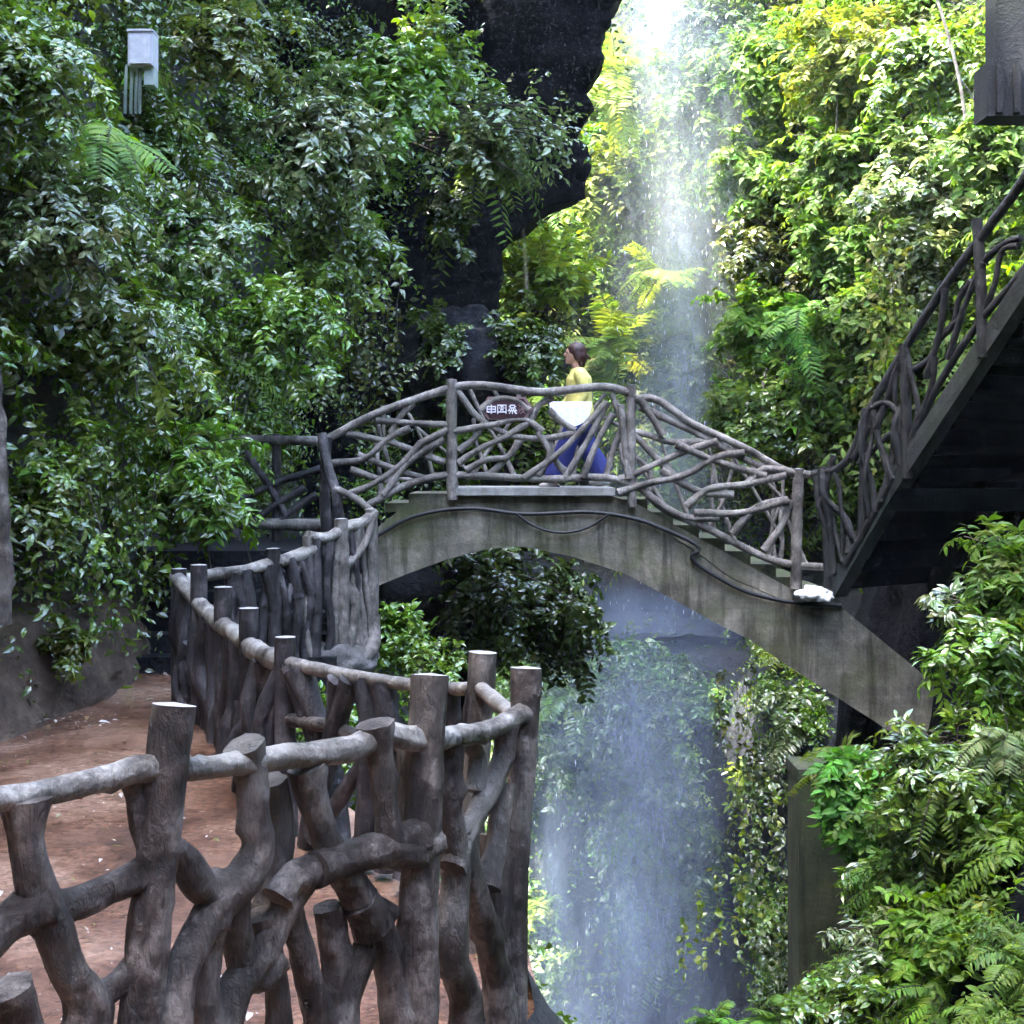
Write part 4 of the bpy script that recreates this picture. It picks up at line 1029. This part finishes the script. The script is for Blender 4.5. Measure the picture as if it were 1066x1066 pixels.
# ------------------------------------------------------------------ water
def make_fall(name, dens, sc, pw=1.3, tint=(.86, .88, .9, 1)):
    m, nt, b = mat(name); out = nt.nodes['Material Output']
    uv = N(nt, 'ShaderNodeUVMap', uv_map='uv'); sp = N(nt, 'ShaderNodeSeparateXYZ'); nt.links.new(uv.outputs[0], sp.inputs[0])
    a = noise(nt, coords(nt, (sc, 3, .16)), 2.4, 7, .65, .5); f = noise(nt, coords(nt, (9, 9, 2.2)), 3.0, 5, .7)
    k = ramp(nt, a, [(.40, (0, 0, 0)), (.66, (1, 1, 1))])
    # thins out towards the two edges of the curtain
    e = N(nt, 'ShaderNodeMath', operation='PINGPONG', inp={1: .5}); nt.links.new(sp.outputs[0], e.inputs[0])
    e2 = N(nt, 'ShaderNodeMapRange', interpolation_type='SMOOTHSTEP', inp={1: .0, 2: .5, 3: .0, 4: 1.0}); nt.links.new(e.outputs[0], e2.inputs[0])
    e3 = N(nt, 'ShaderNodeMath', operation='POWER', inp={1: pw}); nt.links.new(e2.outputs[0], e3.inputs[0])
    q = N(nt, 'ShaderNodeMath', operation='MULTIPLY_ADD', inp={1: .75, 2: .25}); nt.links.new(k.outputs[0], q.inputs[0])
    q1 = N(nt, 'ShaderNodeMath', operation='MULTIPLY'); nt.links.new(q.outputs[0], q1.inputs[0]); nt.links.new(e3.outputs[0], q1.inputs[1])
    fr = N(nt, 'ShaderNodeMapRange', inp={1: .35, 2: .65, 3: .45, 4: 1.2}); nt.links.new(f, fr.inputs[0])
    tf = N(nt, 'ShaderNodeMapRange', interpolation_type='SMOOTHSTEP', inp={1: 0.0, 2: .22, 3: .0, 4: 1.0}); nt.links.new(sp.outputs[1], tf.inputs[0])
    bf = N(nt, 'ShaderNodeMapRange', interpolation_type='SMOOTHSTEP', inp={1: .8, 2: 1.0, 3: 1.0, 4: 0.0}); nt.links.new(sp.outputs[1], bf.inputs[0])
    qa = N(nt, 'ShaderNodeMath', operation='MULTIPLY'); nt.links.new(q1.outputs[0], qa.inputs[0]); nt.links.new(tf.outputs[0], qa.inputs[1])
    qb = N(nt, 'ShaderNodeMath', operation='MULTIPLY'); nt.links.new(qa.outputs[0], qb.inputs[0]); nt.links.new(bf.outputs[0], qb.inputs[1])
    q2 = N(nt, 'ShaderNodeMath', operation='MULTIPLY'); nt.links.new(qb.outputs[0], q2.inputs[0]); nt.links.new(fr.outputs[0], q2.inputs[1])
    q3 = N(nt, 'ShaderNodeMath', operation='MULTIPLY', inp={1: dens}, use_clamp=True); nt.links.new(q2.outputs[0], q3.inputs[0])
    df = N(nt, 'ShaderNodeBsdfDiffuse', inp={0: tint}); tl = N(nt, 'ShaderNodeBsdfTranslucent', inp={0: tint})
    ms = N(nt, 'ShaderNodeMixShader', inp={0: .5}); nt.links.new(df.outputs[0], ms.inputs[1]); nt.links.new(tl.outputs[0], ms.inputs[2])
    tp = N(nt, 'ShaderNodeBsdfTransparent'); mx = N(nt, 'ShaderNodeMixShader'); nt.links.new(q3.outputs[0], mx.inputs[0]); nt.links.new(tp.outputs[0], mx.inputs[1]); nt.links.new(ms.outputs[0], mx.inputs[2])
    nt.links.new(mx.outputs[0], out.inputs[0]); return m


M['fall'] = make_fall('falling_water', .165, 1.7, 1.7)
M['veil'] = make_fall('thin_water_veil', .38, .8, 1.6, (.72, .79, .92, 1)); M['mist_low'] = make_fall('gorge_mist', .46, .3, 1.0, (.60, .67, .95, 1)); M['mist'] = make_fall('fine_falling_mist', .37, .35, 1.3, (.72, .79, .93, 1))
M['drop'] = plain('water_drops', (.85, .87, .9), .2)


def curtain(layers, name, m, nz=60, nx=14):
    """Overlapping curtains of falling water, each bowed and rippled: rows of (z, centre x, width)."""
    V = []; U = []; T = []; n = 0
    for rows, y0 in layers:
        rows = np.array(rows); z = np.linspace(rows[0][0], rows[-1][0], nz)
        cx = np.interp(-z, -rows[:, 0], rows[:, 1]); w = np.interp(-z, -rows[:, 0], rows[:, 2])
        u = np.linspace(0, 1, nx); x = cx[:, None] + (u - .5) * w[:, None]
        y = y0 - .25 * np.sin(u * math.pi)[None, :] * np.ones((nz, 1)); zz = np.repeat(z[:, None], nx, 1)
        q = np.stack([x * 1.5, zz * .3, np.full_like(x, y0 * 3)], -1); x = x + .1 * fbm(q, 3); y = y + .2 * fbm(q + 9, 3)
        V.append(np.stack([x, y, zz], -1).reshape(-1, 3)); U.append(np.stack([np.repeat(u[None], nz, 0), (rows[0][0] - zz) / (rows[0][0] - rows[-1][0])], -1).reshape(-1, 2))
        i = np.arange(nz * nx).reshape(nz, nx) + n; n += nz * nx
        T.append(np.stack([i[:-1, :-1], i[:-1, 1:], i[1:, 1:], i[1:, :-1]], -1).reshape(-1, 4))
    o = link(name, mesh_np(name, np.concatenate(V), np.concatenate(T), smooth=True, uv=np.concatenate(U)), m); o['kind'] = 'structure'
    return o


def xat(px, Y): return (px - CX) / F * Y
def zat(py, Y): return EYE + (HY - py) / F * Y
WY = 28.4
rows = lambda k, s: [(zat(-260, WY), xat(684 + k, WY), 1.5 * s), (zat(0, WY), xat(692 + k, WY), 2.1 * s), (zat(200, WY), xat(704 + k, WY), 3.1 * s), (zat(430, WY), xat(706 + k, WY), 3.7 * s), (zat(612, WY), xat(706 + k, WY), 4.0 * s)]
curtain([(rows(0, .6), WY - .5), (rows(8, 1.0), WY - .2), (rows(-10, .8), WY + .1), (rows(5, 1.25), WY + .4), (rows(-3, .45), WY + .2), (rows(-12, .5), WY - .7), (rows(14, .8), WY - .9)], 'waterfall', M['fall'])
curtain([(rows(10, 1.5), WY - 1.1), (rows(0, 1.2), WY + .6)], 'waterfall', M['mist'])
lo = lambda px, w, t, b: [(zat(t, 27.5), xat(px, 27.5), w), (zat(b, 27.5), xat(px, 27.5), w * 1.15)]
curtain([(lo(655, 2.6, 600, 760), 28.2), (lo(700, 3.2, 600, 760), 27.8), (lo(640, 1.4, 590, 760), 27.2), (lo(760, 1.8, 640, 900), 27.0)], 'waterfall', M['veil'])
curtain([(lo(685, 4.6, 585, 1250), 28.3), (lo(660, 5.2, 585, 1250), 27.4), (lo(700, 3.6, 585, 900), 26.6)], 'waterfall', M['mist_low'])
st_ = lambda px, w, t, b, Y: ([(zat(t, Y), xat(px, Y), w), (zat(b, Y), xat(px + 3, Y), w * 1.2)], Y)
curtain([st_(595, .22, 120, 420, 26), st_(586, .1, 180, 420, 26), st_(546, .07, 235, 330, 23), st_(612, .12, 0, 130, 26), st_(637, .3, -60, 120, 26)], 'waterfall', M['fall'], nx=6)
curtain([st_(600, .75, 830, 1200, 23.4), st_(575, 1.1, 840, 1200, 23.1), st_(640, 1.6, 880, 1200, 23.0), st_(690, 1.8, 700, 1200, 23.2), st_(575, .8, 700, 1200, 23.6)], 'waterfall', M['veil'], nx=8)
curtain([st_(655, 4.6, 560, 1400, 22.5)], 'waterfall', M['mist_low'], nx=12)
curtain([st_(650, 4.0, 590, 1400, 23.0), st_(620, 3.0, 600, 1400, 22.7), st_(690, 3.4, 600, 1300, 22.9)], 'waterfall', M['mist'], nx=10)
# spray drops around the falls
n = 800; yy = G.uniform(26.3, 29.5, n); zz = G.uniform(-1, 11, n); xx = xat(700, yy) + G.normal(0, .75, n) * np.interp(zz, [-4, 2, 10], [2.0, 1.3, .8])
n2 = 60; yy = np.r_[yy, G.uniform(22, 23.5, n2)]; zz = np.r_[zz, G.uniform(-8, -1, n2)]; xx = np.r_[xx, xat(620, yy[n:]) + G.normal(0, .8, n2)]
n += n2; p = np.stack([xx, yy, zz], 1); s_ = (G.gamma(2.0, .0018, n) + .002).clip(0, .010)[:, None]
oc = np.array([(1, 0, 0), (0, 1, 0), (-1, 0, 0), (0, -1, 0), (0, 0, 7.0), (0, 0, -7.0)])
v = (p[:, None] + oc[None] * s_[:, None]).reshape(-1, 3); t_ = np.array([(0, 1, 4), (1, 2, 4), (2, 3, 4), (3, 0, 4), (1, 0, 5), (2, 1, 5), (3, 2, 5), (0, 3, 5)])
o = link('water_spray', mesh_np('water_spray', v, (np.arange(n)[:, None, None] * 6 + t_).reshape(-1, 3), smooth=True), M['drop']); o['kind'] = 'stuff'

# ------------------------------------------------------------------ plants that can be told apart
SH, TR = 'shrub', 'tree'
# left cliff
bush('shrub', P(335, 135, 17.6), .95, 'grey', 'broad shrub with pale shining leaves overhanging on the upper left cliff', out=(.3, -1, .5), n=60, L=.11, droop=.5)
bush('shrub', P(40, 215, 11.6), .75, 'grey', 'pale glossy shrub at the left edge, halfway up the cliff', out=(.6, -1, .3), n=50, L=.085, droop=.6)
fern('fern', P(105, 150, 12.2), .85, 'bright', 'bright green fern hanging below the grey utility box', out=(.3, -1, .1), n=16, droop=.9)
bush('shrub', P(240, 30, 17), .8, 'yellow', 'yellow-green shrub at the top of the left cliff', out=(.1, -1, .2), n=40, L=.10, droop=.7)
bush('shrub', P(420, 75, 20.5), .95, 'bright', 'bright green shrub on the rim of the dark overhang', out=(.3, -1, .2), n=44, L=.13, droop=.7)
bush('bough', P(440, 130, 21.5), 1.9, 'grey', 'long leafy bough reaching right across the dark rock', 'bough', out=(1, -.25, .02), n=26, spread=.22, L=.12, droop=.18, asp=(1, 1, .6))
fern('fern', P(500, 150, 22.0), 1.15, 'mid', 'green fern fronds drooping under the long bough before the dark rock', out=(.4, -.6, -.1), n=18, droop=.9, spread=.5)
bush('shrub', P(285, 335, 16.6), .8, 'bright', 'fresh green shrub in the middle of the left cliff', out=(.3, -1, .4), n=46, L=.095)
bush('shrub', P(120, 330, 12.6), .8, 'mid', 'leafy green shrub below the pale shrub on the left cliff', out=(.5, -1, .2), n=46, L=.085, droop=.6)
bush('shrub', P(195, 470, 14.2), .75, 'bright', 'green shrub with long leaves drooping left of the bridge railing', out=(.6, -1, .1), n=40, L=.11, w=.38, droop=.9)
bush('shrub', P(55, 470, 11.8), .6, 'mid', 'small shrub at the left edge above the path', out=(.5, -1, 0), n=36, L=.07, droop=.9)
bush('shrub', P(200, 240, 14.5), .75, 'lime', 'lighter green shrub on the left cliff between two darker shrubs', out=(.4, -1, .2), n=40, L=.085, droop=.6)
bush('shrub', P(345, 230, 18.4), .85, 'mid', 'mid green shrub under the broad pale shrub', out=(.3, -1, 0), n=46, L=.10, droop=.9)
bush('shrub', P(20, 60, 11.3), .7, 'mid', 'dense green shrub in the upper left corner', out=(.6, -1, .2), n=46, L=.075, droop=.6)
bush('seedling', P(70, 668, 12.0), .30, 'yellow', 'small yellow-green plant beside the brown path', 'plant', out=(.3, -1, .5), n=20, L=.06, droop=.4)
vine('vine', [P(x, 300 + R.uniform(-40, 30), 19.2) for x in range(345, 425, 9)], [R.uniform(1.2, 2.4) for _ in range(9)], 'olive', 'olive creeper hanging down the cliff beside the dark recess', L=.11)
vine('vine', [P(x, 480 + R.uniform(-30, 20), 13.0) for x in range(105, 170, 8)], [R.uniform(.8, 1.5) for _ in range(9)], 'mid', 'green creeper curtain hanging to the end of the brown path', L=.075)
vine('vine', [P(x, 400 + R.uniform(-20, 20), 15.8) for x in range(228, 262, 7)], [R.uniform(.9, 1.5) for _ in range(5)], 'bright', 'bright creeper hanging beside the left end of the bridge railing', L=.085)
bush('shrub', P(548, 368, 21.6), .72, 'dark', 'round dark green bush behind the bridge beside the woman', out=(0, -.5, .6), n=60, L=.10, spread=1.0, droop=.3)
bush('shrub', P(455, 355, 21.5), .8, 'dark', 'low dark plant on the boulder in the shaded recess', out=(0, -1, .5), n=20, L=.09)
tk = empty('tree', P(2, 640, 10.5), 'brown mossy trunk with hanging roots at the left edge', TR)
log('trunk', [P(0, 650, 10.6), P(0, 520, 10.6), P(-6, 400, 10.65), P(-34, 200, 10.7), P(-70, -80, 10.8)], [.085, .06, .05, .045, .045], tk, 'log', 16, .35)
lv = Leaves(); rp = np.array([P(-25, 40, 10.7)] * 60); sprigs(lv, rp, unit(G.normal(size=(60, 3)) + (0, -.2, .3)), G.uniform(.5, 1.1, 60), G.uniform(.3, .8, 60), 14, .075, .5, 'mid')
link('crown', lv.mesh('crown'), M['leaf'], tk)
bush('shrub', P(452, 45, 21.8), .85, 'mid', 'green shrub spilling over the left part of the dark overhang near the top', out=(.5, -1, .1), n=44, L=.11, droop=.8)
bush('shrub', P(465, 205, 22.0), .6, 'dark', 'dark shrub clinging to the black rock below the long bough', out=(.2, -1, -.1), n=30, L=.10, droop=.9)
# middle distance
bush('small_tree', P(560, 320, 26.5), 1.35, 'fresh', 'small lime green tree leaning out of the dark recess', TR, out=(.15, -.3, 1), n=44, L=.16, spread=.35, droop=.2, mat_='leaf_soft')
fern('fern', P(640, 85, 29.5), 1.6, 'fresh', 'tiered lime fern just left of the falling water, near the top', out=(-.3, -1, .3), n=20, droop=.5)
bush('shrub', P(730, 105, 29.0), 1.5, 'lime', 'sunlit lime shrub behind the brightest part of the waterfall', out=(-.2, -1, .4), n=52, L=.16, mat_='leaf_soft')
bush('shrub', P(640, 190, 30.2), 1.2, 'yellow', 'yellow-green shrub left of the waterfall below the tiered fern', out=(-.1, -1, .4), n=52, L=.16, mat_='leaf_soft')
fern('fern', P(640, 360, 29.0), 1.6, 'fresh', 'lime fern with long level fronds just above the woman', out=(-.1, -1, .2), n=20, droop=.35)
fern('fern', P(690, 285, 28.6), 1.1, 'fresh', 'pale fern on a ledge inside the falling water', out=(-.3, -1, .3), n=14, droop=.4)
bush('shrub', P(712, 385, 28.9), 1.05, 'grey', 'grey-green bush wetted by spray at the foot of the waterfall', out=(0, -1, .6), n=52, L=.14)
bush('shrub', P(768, 425, 26.6), .8, 'lime', 'light green shrub just above the right slope of the bridge railing', out=(0, -1, .5), n=36, L=.13, mat_='leaf_soft')
RIGHTS = [(800, 70, 27.8, 1.5, 'lime', 'large sunlit shrub right of the waterfall, touching the top'), (800, 170, 27.8, 1.4, 'lime', 'sunlit shrub with a dark bare twig right of the waterfall'),
          (880, 60, 26.0, 1.4, 'yellow', 'yellowish tree crown at the top between waterfall and corner block'), (880, 160, 25.8, 1.3, 'lime', 'light yellow-green bush in the middle of the sunlit cliff'),
          (800, 255, 27.4, 1.2, 'olive', 'olive bush right beside the spray'), (880, 250, 25.8, 1.2, 'lime', 'lime bush above the vivid fern'),
          (960, 70, 24.0, 1.1, 'mid', 'green bush left of the concrete corner block'), (965, 190, 23.6, 1.2, 'grey', 'grey-green bush behind the top of the stair railing'),
          (960, 270, 23.4, .9, 'grey', 'blue-grey bush just left of the upper stair post'), (1045, 160, 21.5, 1.0, 'lime', 'green shrub below the concrete corner block'),
          (790, 330, 27.0, 1.0, 'bright', 'bright shrub left of the vivid fern'), (860, 395, 25.5, 1.0, 'bright', 'fresh green shrub above the right end of the bridge'),
          (810, 440, 25.8, .9, 'mid', 'darker green shrub seen over the sloping bridge rail'), (900, 330, 24.8, .9, 'lime', 'leafy lime shrub left of the yellow creeper'),
          (740, 30, 29.0, 1.2, 'dark', 'dark shrub in shade right of the waterfall crest')]
for x, y, Y, s, pal, lab in RIGHTS:
    bush('shrub', P(x, y, Y), s, pal, lab, out=(-.25, -1, .45), n=50, L=.145, w=.46, mat_='leaf_soft' if pal in ('lime', 'yellow', 'bright') else 'leaf', group=None)
fern('fern', P(832, 335, 25.2), 1.05, 'vivid', 'vivid green fern on the sunlit cliff above the bridge', out=(-.1, -1, .9), n=26, droop=.8, spread=1.1)
vine('vine', [P(x, 265 + R.uniform(-20, 30), 22.6) for x in range(904, 942, 6)], [R.uniform(1.2, 2.1) for _ in range(7)], 'yellow', 'yellow creeper falling beside the lower stair railing', L=.13, dens=14, mat_='leaf_soft')
tw_ = empty('twig', P(1008, 130, 21), 'thin bare pale stem slanting down beside the corner block', 'stem')
log('stem', [P(962, -40, 21), P(985, 30, 21), P(998, 80, 21), P(1006, 130, 21)], [.02, .022, .024, .026], tw_, 'log_grey', 8)
log('twig', [P(998, 80, 21), P(1012, 100, 21), P(1022, 130, 21)], .01, tw_, 'log_dark', 6)
# under and around the bridge
bush('shrub', P(412, 665, 14.7), .48, 'bright', 'fresh green bush under the left end of the arch', out=(0, -1, .8), n=36, L=.075)
bush('shrub', P(352, 760, 10.6), .42, 'bright', 'bright green bush seen through the short log fence', out=(0, -1, .8), n=36, L=.06)
bush('shrub', P(345, 910, 9.9), .42, 'bright', 'green bush low behind the thick log branches', out=(0, -1, .8), n=40, L=.055)
bush('shrub', P(455, 700, 13.6), .38, 'mid', 'small dull green plant behind the cut post tops', out=(0, -1, 1), n=20, L=.07)
bush('shrub', P(500, 590, 18.4), 1.0, 'dark', 'dark leafy bush hanging from the rock under the arch', out=(.3, -1, .1), n=70, L=.11, droop=.8, spread=.9)
bush('shrub', P(570, 605, 18.8), .72, 'dark', 'pointed dark bush at the tip of the overhang under the arch', out=(.3, -.7, -.3), n=52, L=.11, droop=.9, spread=.8)
vine('vine', [P(x, 610 + R.uniform(-15, 15), 18.6) for x in range(520, 620, 8)], [R.uniform(.4, 1.0) for _ in range(13)], 'mid', 'creeper with hanging tips along the overhang under the arch', L=.10, dens=22)
bush('shrub', P(655, 735, 23.4), .65, 'lime', 'leafy shrub on top of the misty outcrop', out=(0, -1, .7), n=40, L=.12)
bush('shrub', P(690, 790, 24.1), .7, 'bright', 'yellow-green shrub on the right shoulder of the misty outcrop', out=(0, -1, .3), n=40, L=.12, droop=.8)
bush('shrub', P(590, 770, 24.2), .8, 'grey', 'greyish shrub on the outcrop right beside the corner post', out=(0, -1, .3), n=40, L=.12, droop=.8)
vine('vine', [P(x, 820 + R.uniform(-25, 20), 23.7) for x in range(620, 715, 9)], [R.uniform(1.2, 2.8) for _ in range(11)], 'grey', 'grey-green creeper trailing down the misty outcrop', L=.12, dens=13)
vine('vine', [P(x, 690 + R.uniform(-10, 30), 22.4) for x in (768, 776, 785, 752, 745)], [2.3, 1.8, 1.5, 1.2, 1.0], 'olive', 'narrow creeper hanging down dark rock under the arch', L=.11, dens=15)
vine('vine', [P(x, y, 20.5) for x, y in ((800, 800), (785, 850), (765, 880), (745, 905), (725, 925), (710, 945), (775, 830))], [1.3, 1.2, 1.1, 1.0, .9, .8, 1.4], 'fresh', 'yellow-green creeper slanting down the rock left of the pillar', L=.10, dens=18)
vine('vine', [P(x, 800 + R.uniform(-20, 20), 20.0) for x in (800, 812, 822, 790, 780, 828, 835)], [2.4, 2.6, 2.0, 2.2, 1.8, 1.6, 2.0], 'grey', 'grey creeper covering the rock beside the mossy pillar', L=.10, dens=18)
# right bank, close to the viewer
fern('fern', P(872, 790, 12.6), .55, 'yellow', 'yellow fern crown above the bright clump under the bridge end', out=(-.1, -.6, 1), n=12, droop=.5)
bush('shrub', P(890, 815, 12.3), .5, 'vivid', 'vivid green flat-leaved clump on top of the mossy pillar', out=(-.2, -1, .5), n=48, L=.09, w=.55, droop=.35, mat_='leaf_soft')
fern('fern', P(815, 1060, 9.6), .5, 'bright', 'bright fern at the bottom edge below the pillar', out=(-.4, -.8, .7), n=18, droop=.6)
fern('fern', P(745, 1062, 9.4), .35, 'bright', 'small fern at the bottom edge, leftmost on the right bank', out=(-.5, -.8, .7), n=12, droop=.7)
bush('shrub', P(940, 975, 9.3), .5, 'grey', 'blue-green shrub of narrow leaves at lower right', out=(-.3, -1, .4), n=60, L=.06, w=.32, droop=.4)
bush('shrub', P(955, 870, 9.6), .5, 'lime', 'yellow-green leafy shrub right of the mossy pillar', out=(-.3, -1, .5), n=56, L=.06, droop=.6, mat_='leaf_soft')
bush('shrub', P(960, 960, 9.0), .42, 'bright', 'broad-leaved bright plant in the middle of the right bank', out=(-.2, -1, .3), n=40, L=.075, w=.45, droop=.7, mat_='leaf_soft')
bush('shrub', P(1010, 985, 8.9), .4, 'dark', 'dark twiggy shrub in the lower right corner', out=(-.2, -1, .3), n=28, L=.06, droop=.6)
bush('shrub', P(985, 775, 9.4), .48, 'mid', 'green shrub with long leaves on the right bank below the stair', out=(-.6, -1, .2), n=44, L=.08, w=.32, droop=.8)
bush('shrub', P(1035, 660, 9.8), .5, 'bright', 'upright green shrub in front of the dark stair underside', out=(-.4, -.8, .6), n=40, L=.085, w=.36, droop=.7)
bush('shrub', P(1055, 590, 9.9), .4, 'lime', 'yellow-green sprays at the right edge under the stair', out=(-.5, -.8, .5), n=30, L=.08, w=.32, droop=.5, mat_='leaf_soft')
bush('sprig', P(1000, 628, 9.8), .2, 'grey', 'pale sprig sticking out before the dark stair underside', 'sprig', out=(-1, -.3, .2), n=5, L=.09, w=.4, spread=.4, droop=.2)
bush('shrub', P(930, 905, 11.6), .42, 'mid', 'green shrub against the right side of the mossy pillar', out=(0, -1, .5), n=30, L=.085)
bush('shrub', P(1030, 890, 9.0), .4, 'lime', 'lime leaves at the right edge above the dark twiggy shrub', out=(-.4, -1, .3), n=30, L=.065, mat_='leaf_soft')
bush('shrub', P(880, 1050, 9.0), .45, 'mid', 'dense green plant at the bottom edge right of the bright fern', out=(-.2, -1, .5), n=46, L=.06)

fern('fern', P(945, 905, 9.9), .5, 'bright', 'arching green fern low on the right bank beside the pillar', out=(-.5, -.7, .6), n=18, droop=.7)
fern('fern', P(980, 830, 9.3), .42, 'mid', 'mid green fern under the long-leaved shrub on the right bank', out=(-.5, -.8, .5), n=16, droop=.8)
fern('fern', P(1040, 960, 8.6), .4, 'mid', 'dark green fern at the right edge near the bottom', out=(-.5, -.9, .3), n=16, droop=.8)
fern('fern', P(985, 1040, 8.5), .4, 'bright', 'green fern at the bottom edge of the right bank, nearest the corner', out=(-.4, -.9, .5), n=16, droop=.7)
fern('fern', P(1045, 770, 9.2), .4, 'grey', 'greyish fern at the right edge level with the arch end', out=(-.6, -.8, .3), n=14, droop=.8)
bush('shrub', P(735, 730, 24.8), .45, 'bright', 'fresh green shrub on the back edge of the outcrop, seen under the arch', out=(0, -1, .7), n=44, L=.11)
bush('shrub', P(600, 710, 25.2), .6, 'mid', 'green shrub at the top of the outcrop beside the cut corner post', out=(0, -1, .7), n=44, L=.11)
# ------------------------------------------------------------------ air, light, camera
SUN_DIR = np.array((.85, .27, -1.8))          # the way sunlight travels: from the left, from behind the viewer, steeply down
sd = SUN_DIR / np.linalg.norm(SUN_DIR); elev = math.asin(-sd[2]); az = math.atan2(-sd[0], -sd[1])
w = bpy.data.worlds.new('World'); scene.world = w; w.use_nodes = True; nt = w.node_tree
sky = N(nt, 'ShaderNodeTexSky', sky_type='NISHITA', sun_disc=False, sun_elevation=elev, sun_rotation=az, dust_density=4, air_density=1.3, ozone_density=3)
bg = nt.nodes['Background']; nt.links.new(sky.outputs[0], bg.inputs[0]); bg.inputs[1].default_value = .15
su_ = bpy.data.lights.new('sun', 'SUN'); su_.energy = 2.0; su_.angle = math.radians(.5); su_.color = (1, .95, .86)
so = bpy.data.objects.new('sun', su_); COL.objects.link(so); so.rotation_euler = Vector(sd).to_track_quat('-Z', 'Y').to_euler(); so.location = (-10, -8, 20)

HAZE = .0004
if HAZE:
    m = bpy.data.materials.new('gorge_haze'); m.use_nodes = True; nt = m.node_tree; nt.nodes.clear()
    out = N(nt, 'ShaderNodeOutputMaterial'); pv = N(nt, 'ShaderNodeVolumePrincipled'); pv.inputs['Color'].default_value = (.86, .91, 1, 1); pv.inputs['Density'].default_value = HAZE; pv.inputs['Anisotropy'].default_value = .2
    nt.links.new(pv.outputs[0], out.inputs['Volume'])
    b_ = MB(); b_.box((-320, -320, -13.5), (320, 320, 19)); o = b_.build('haze', m); o['kind'] = 'stuff'

cam = bpy.data.cameras.new('camera'); co = bpy.data.objects.new('camera', cam); COL.objects.link(co); scene.camera = co
co.location = (0, 0, EYE); co.rotation_euler = (math.radians(90), 0, 0)
cam.sensor_width = 36; cam.lens = 36 * F / 1066; cam.shift_y = -(533 - HY) / 1066; cam.clip_end = 1000; cam.clip_start = .05
scene.view_settings.view_transform = 'Standard'; scene.view_settings.look = 'None'; scene.view_settings.gamma = 1; scene.view_settings.exposure = 4.1
cy = scene.cycles; cy.max_bounces = 6; cy.diffuse_bounces = 3; cy.glossy_bounces = 2; cy.transmission_bounces = 3; cy.transparent_max_bounces = 24; cy.volume_bounces = 0
cy.use_denoising = True; cy.use_adaptive_sampling = True; cy.adaptive_threshold = .02; cy.caustics_reflective = False; cy.caustics_refractive = False; cy.sample_clamp_indirect = 4
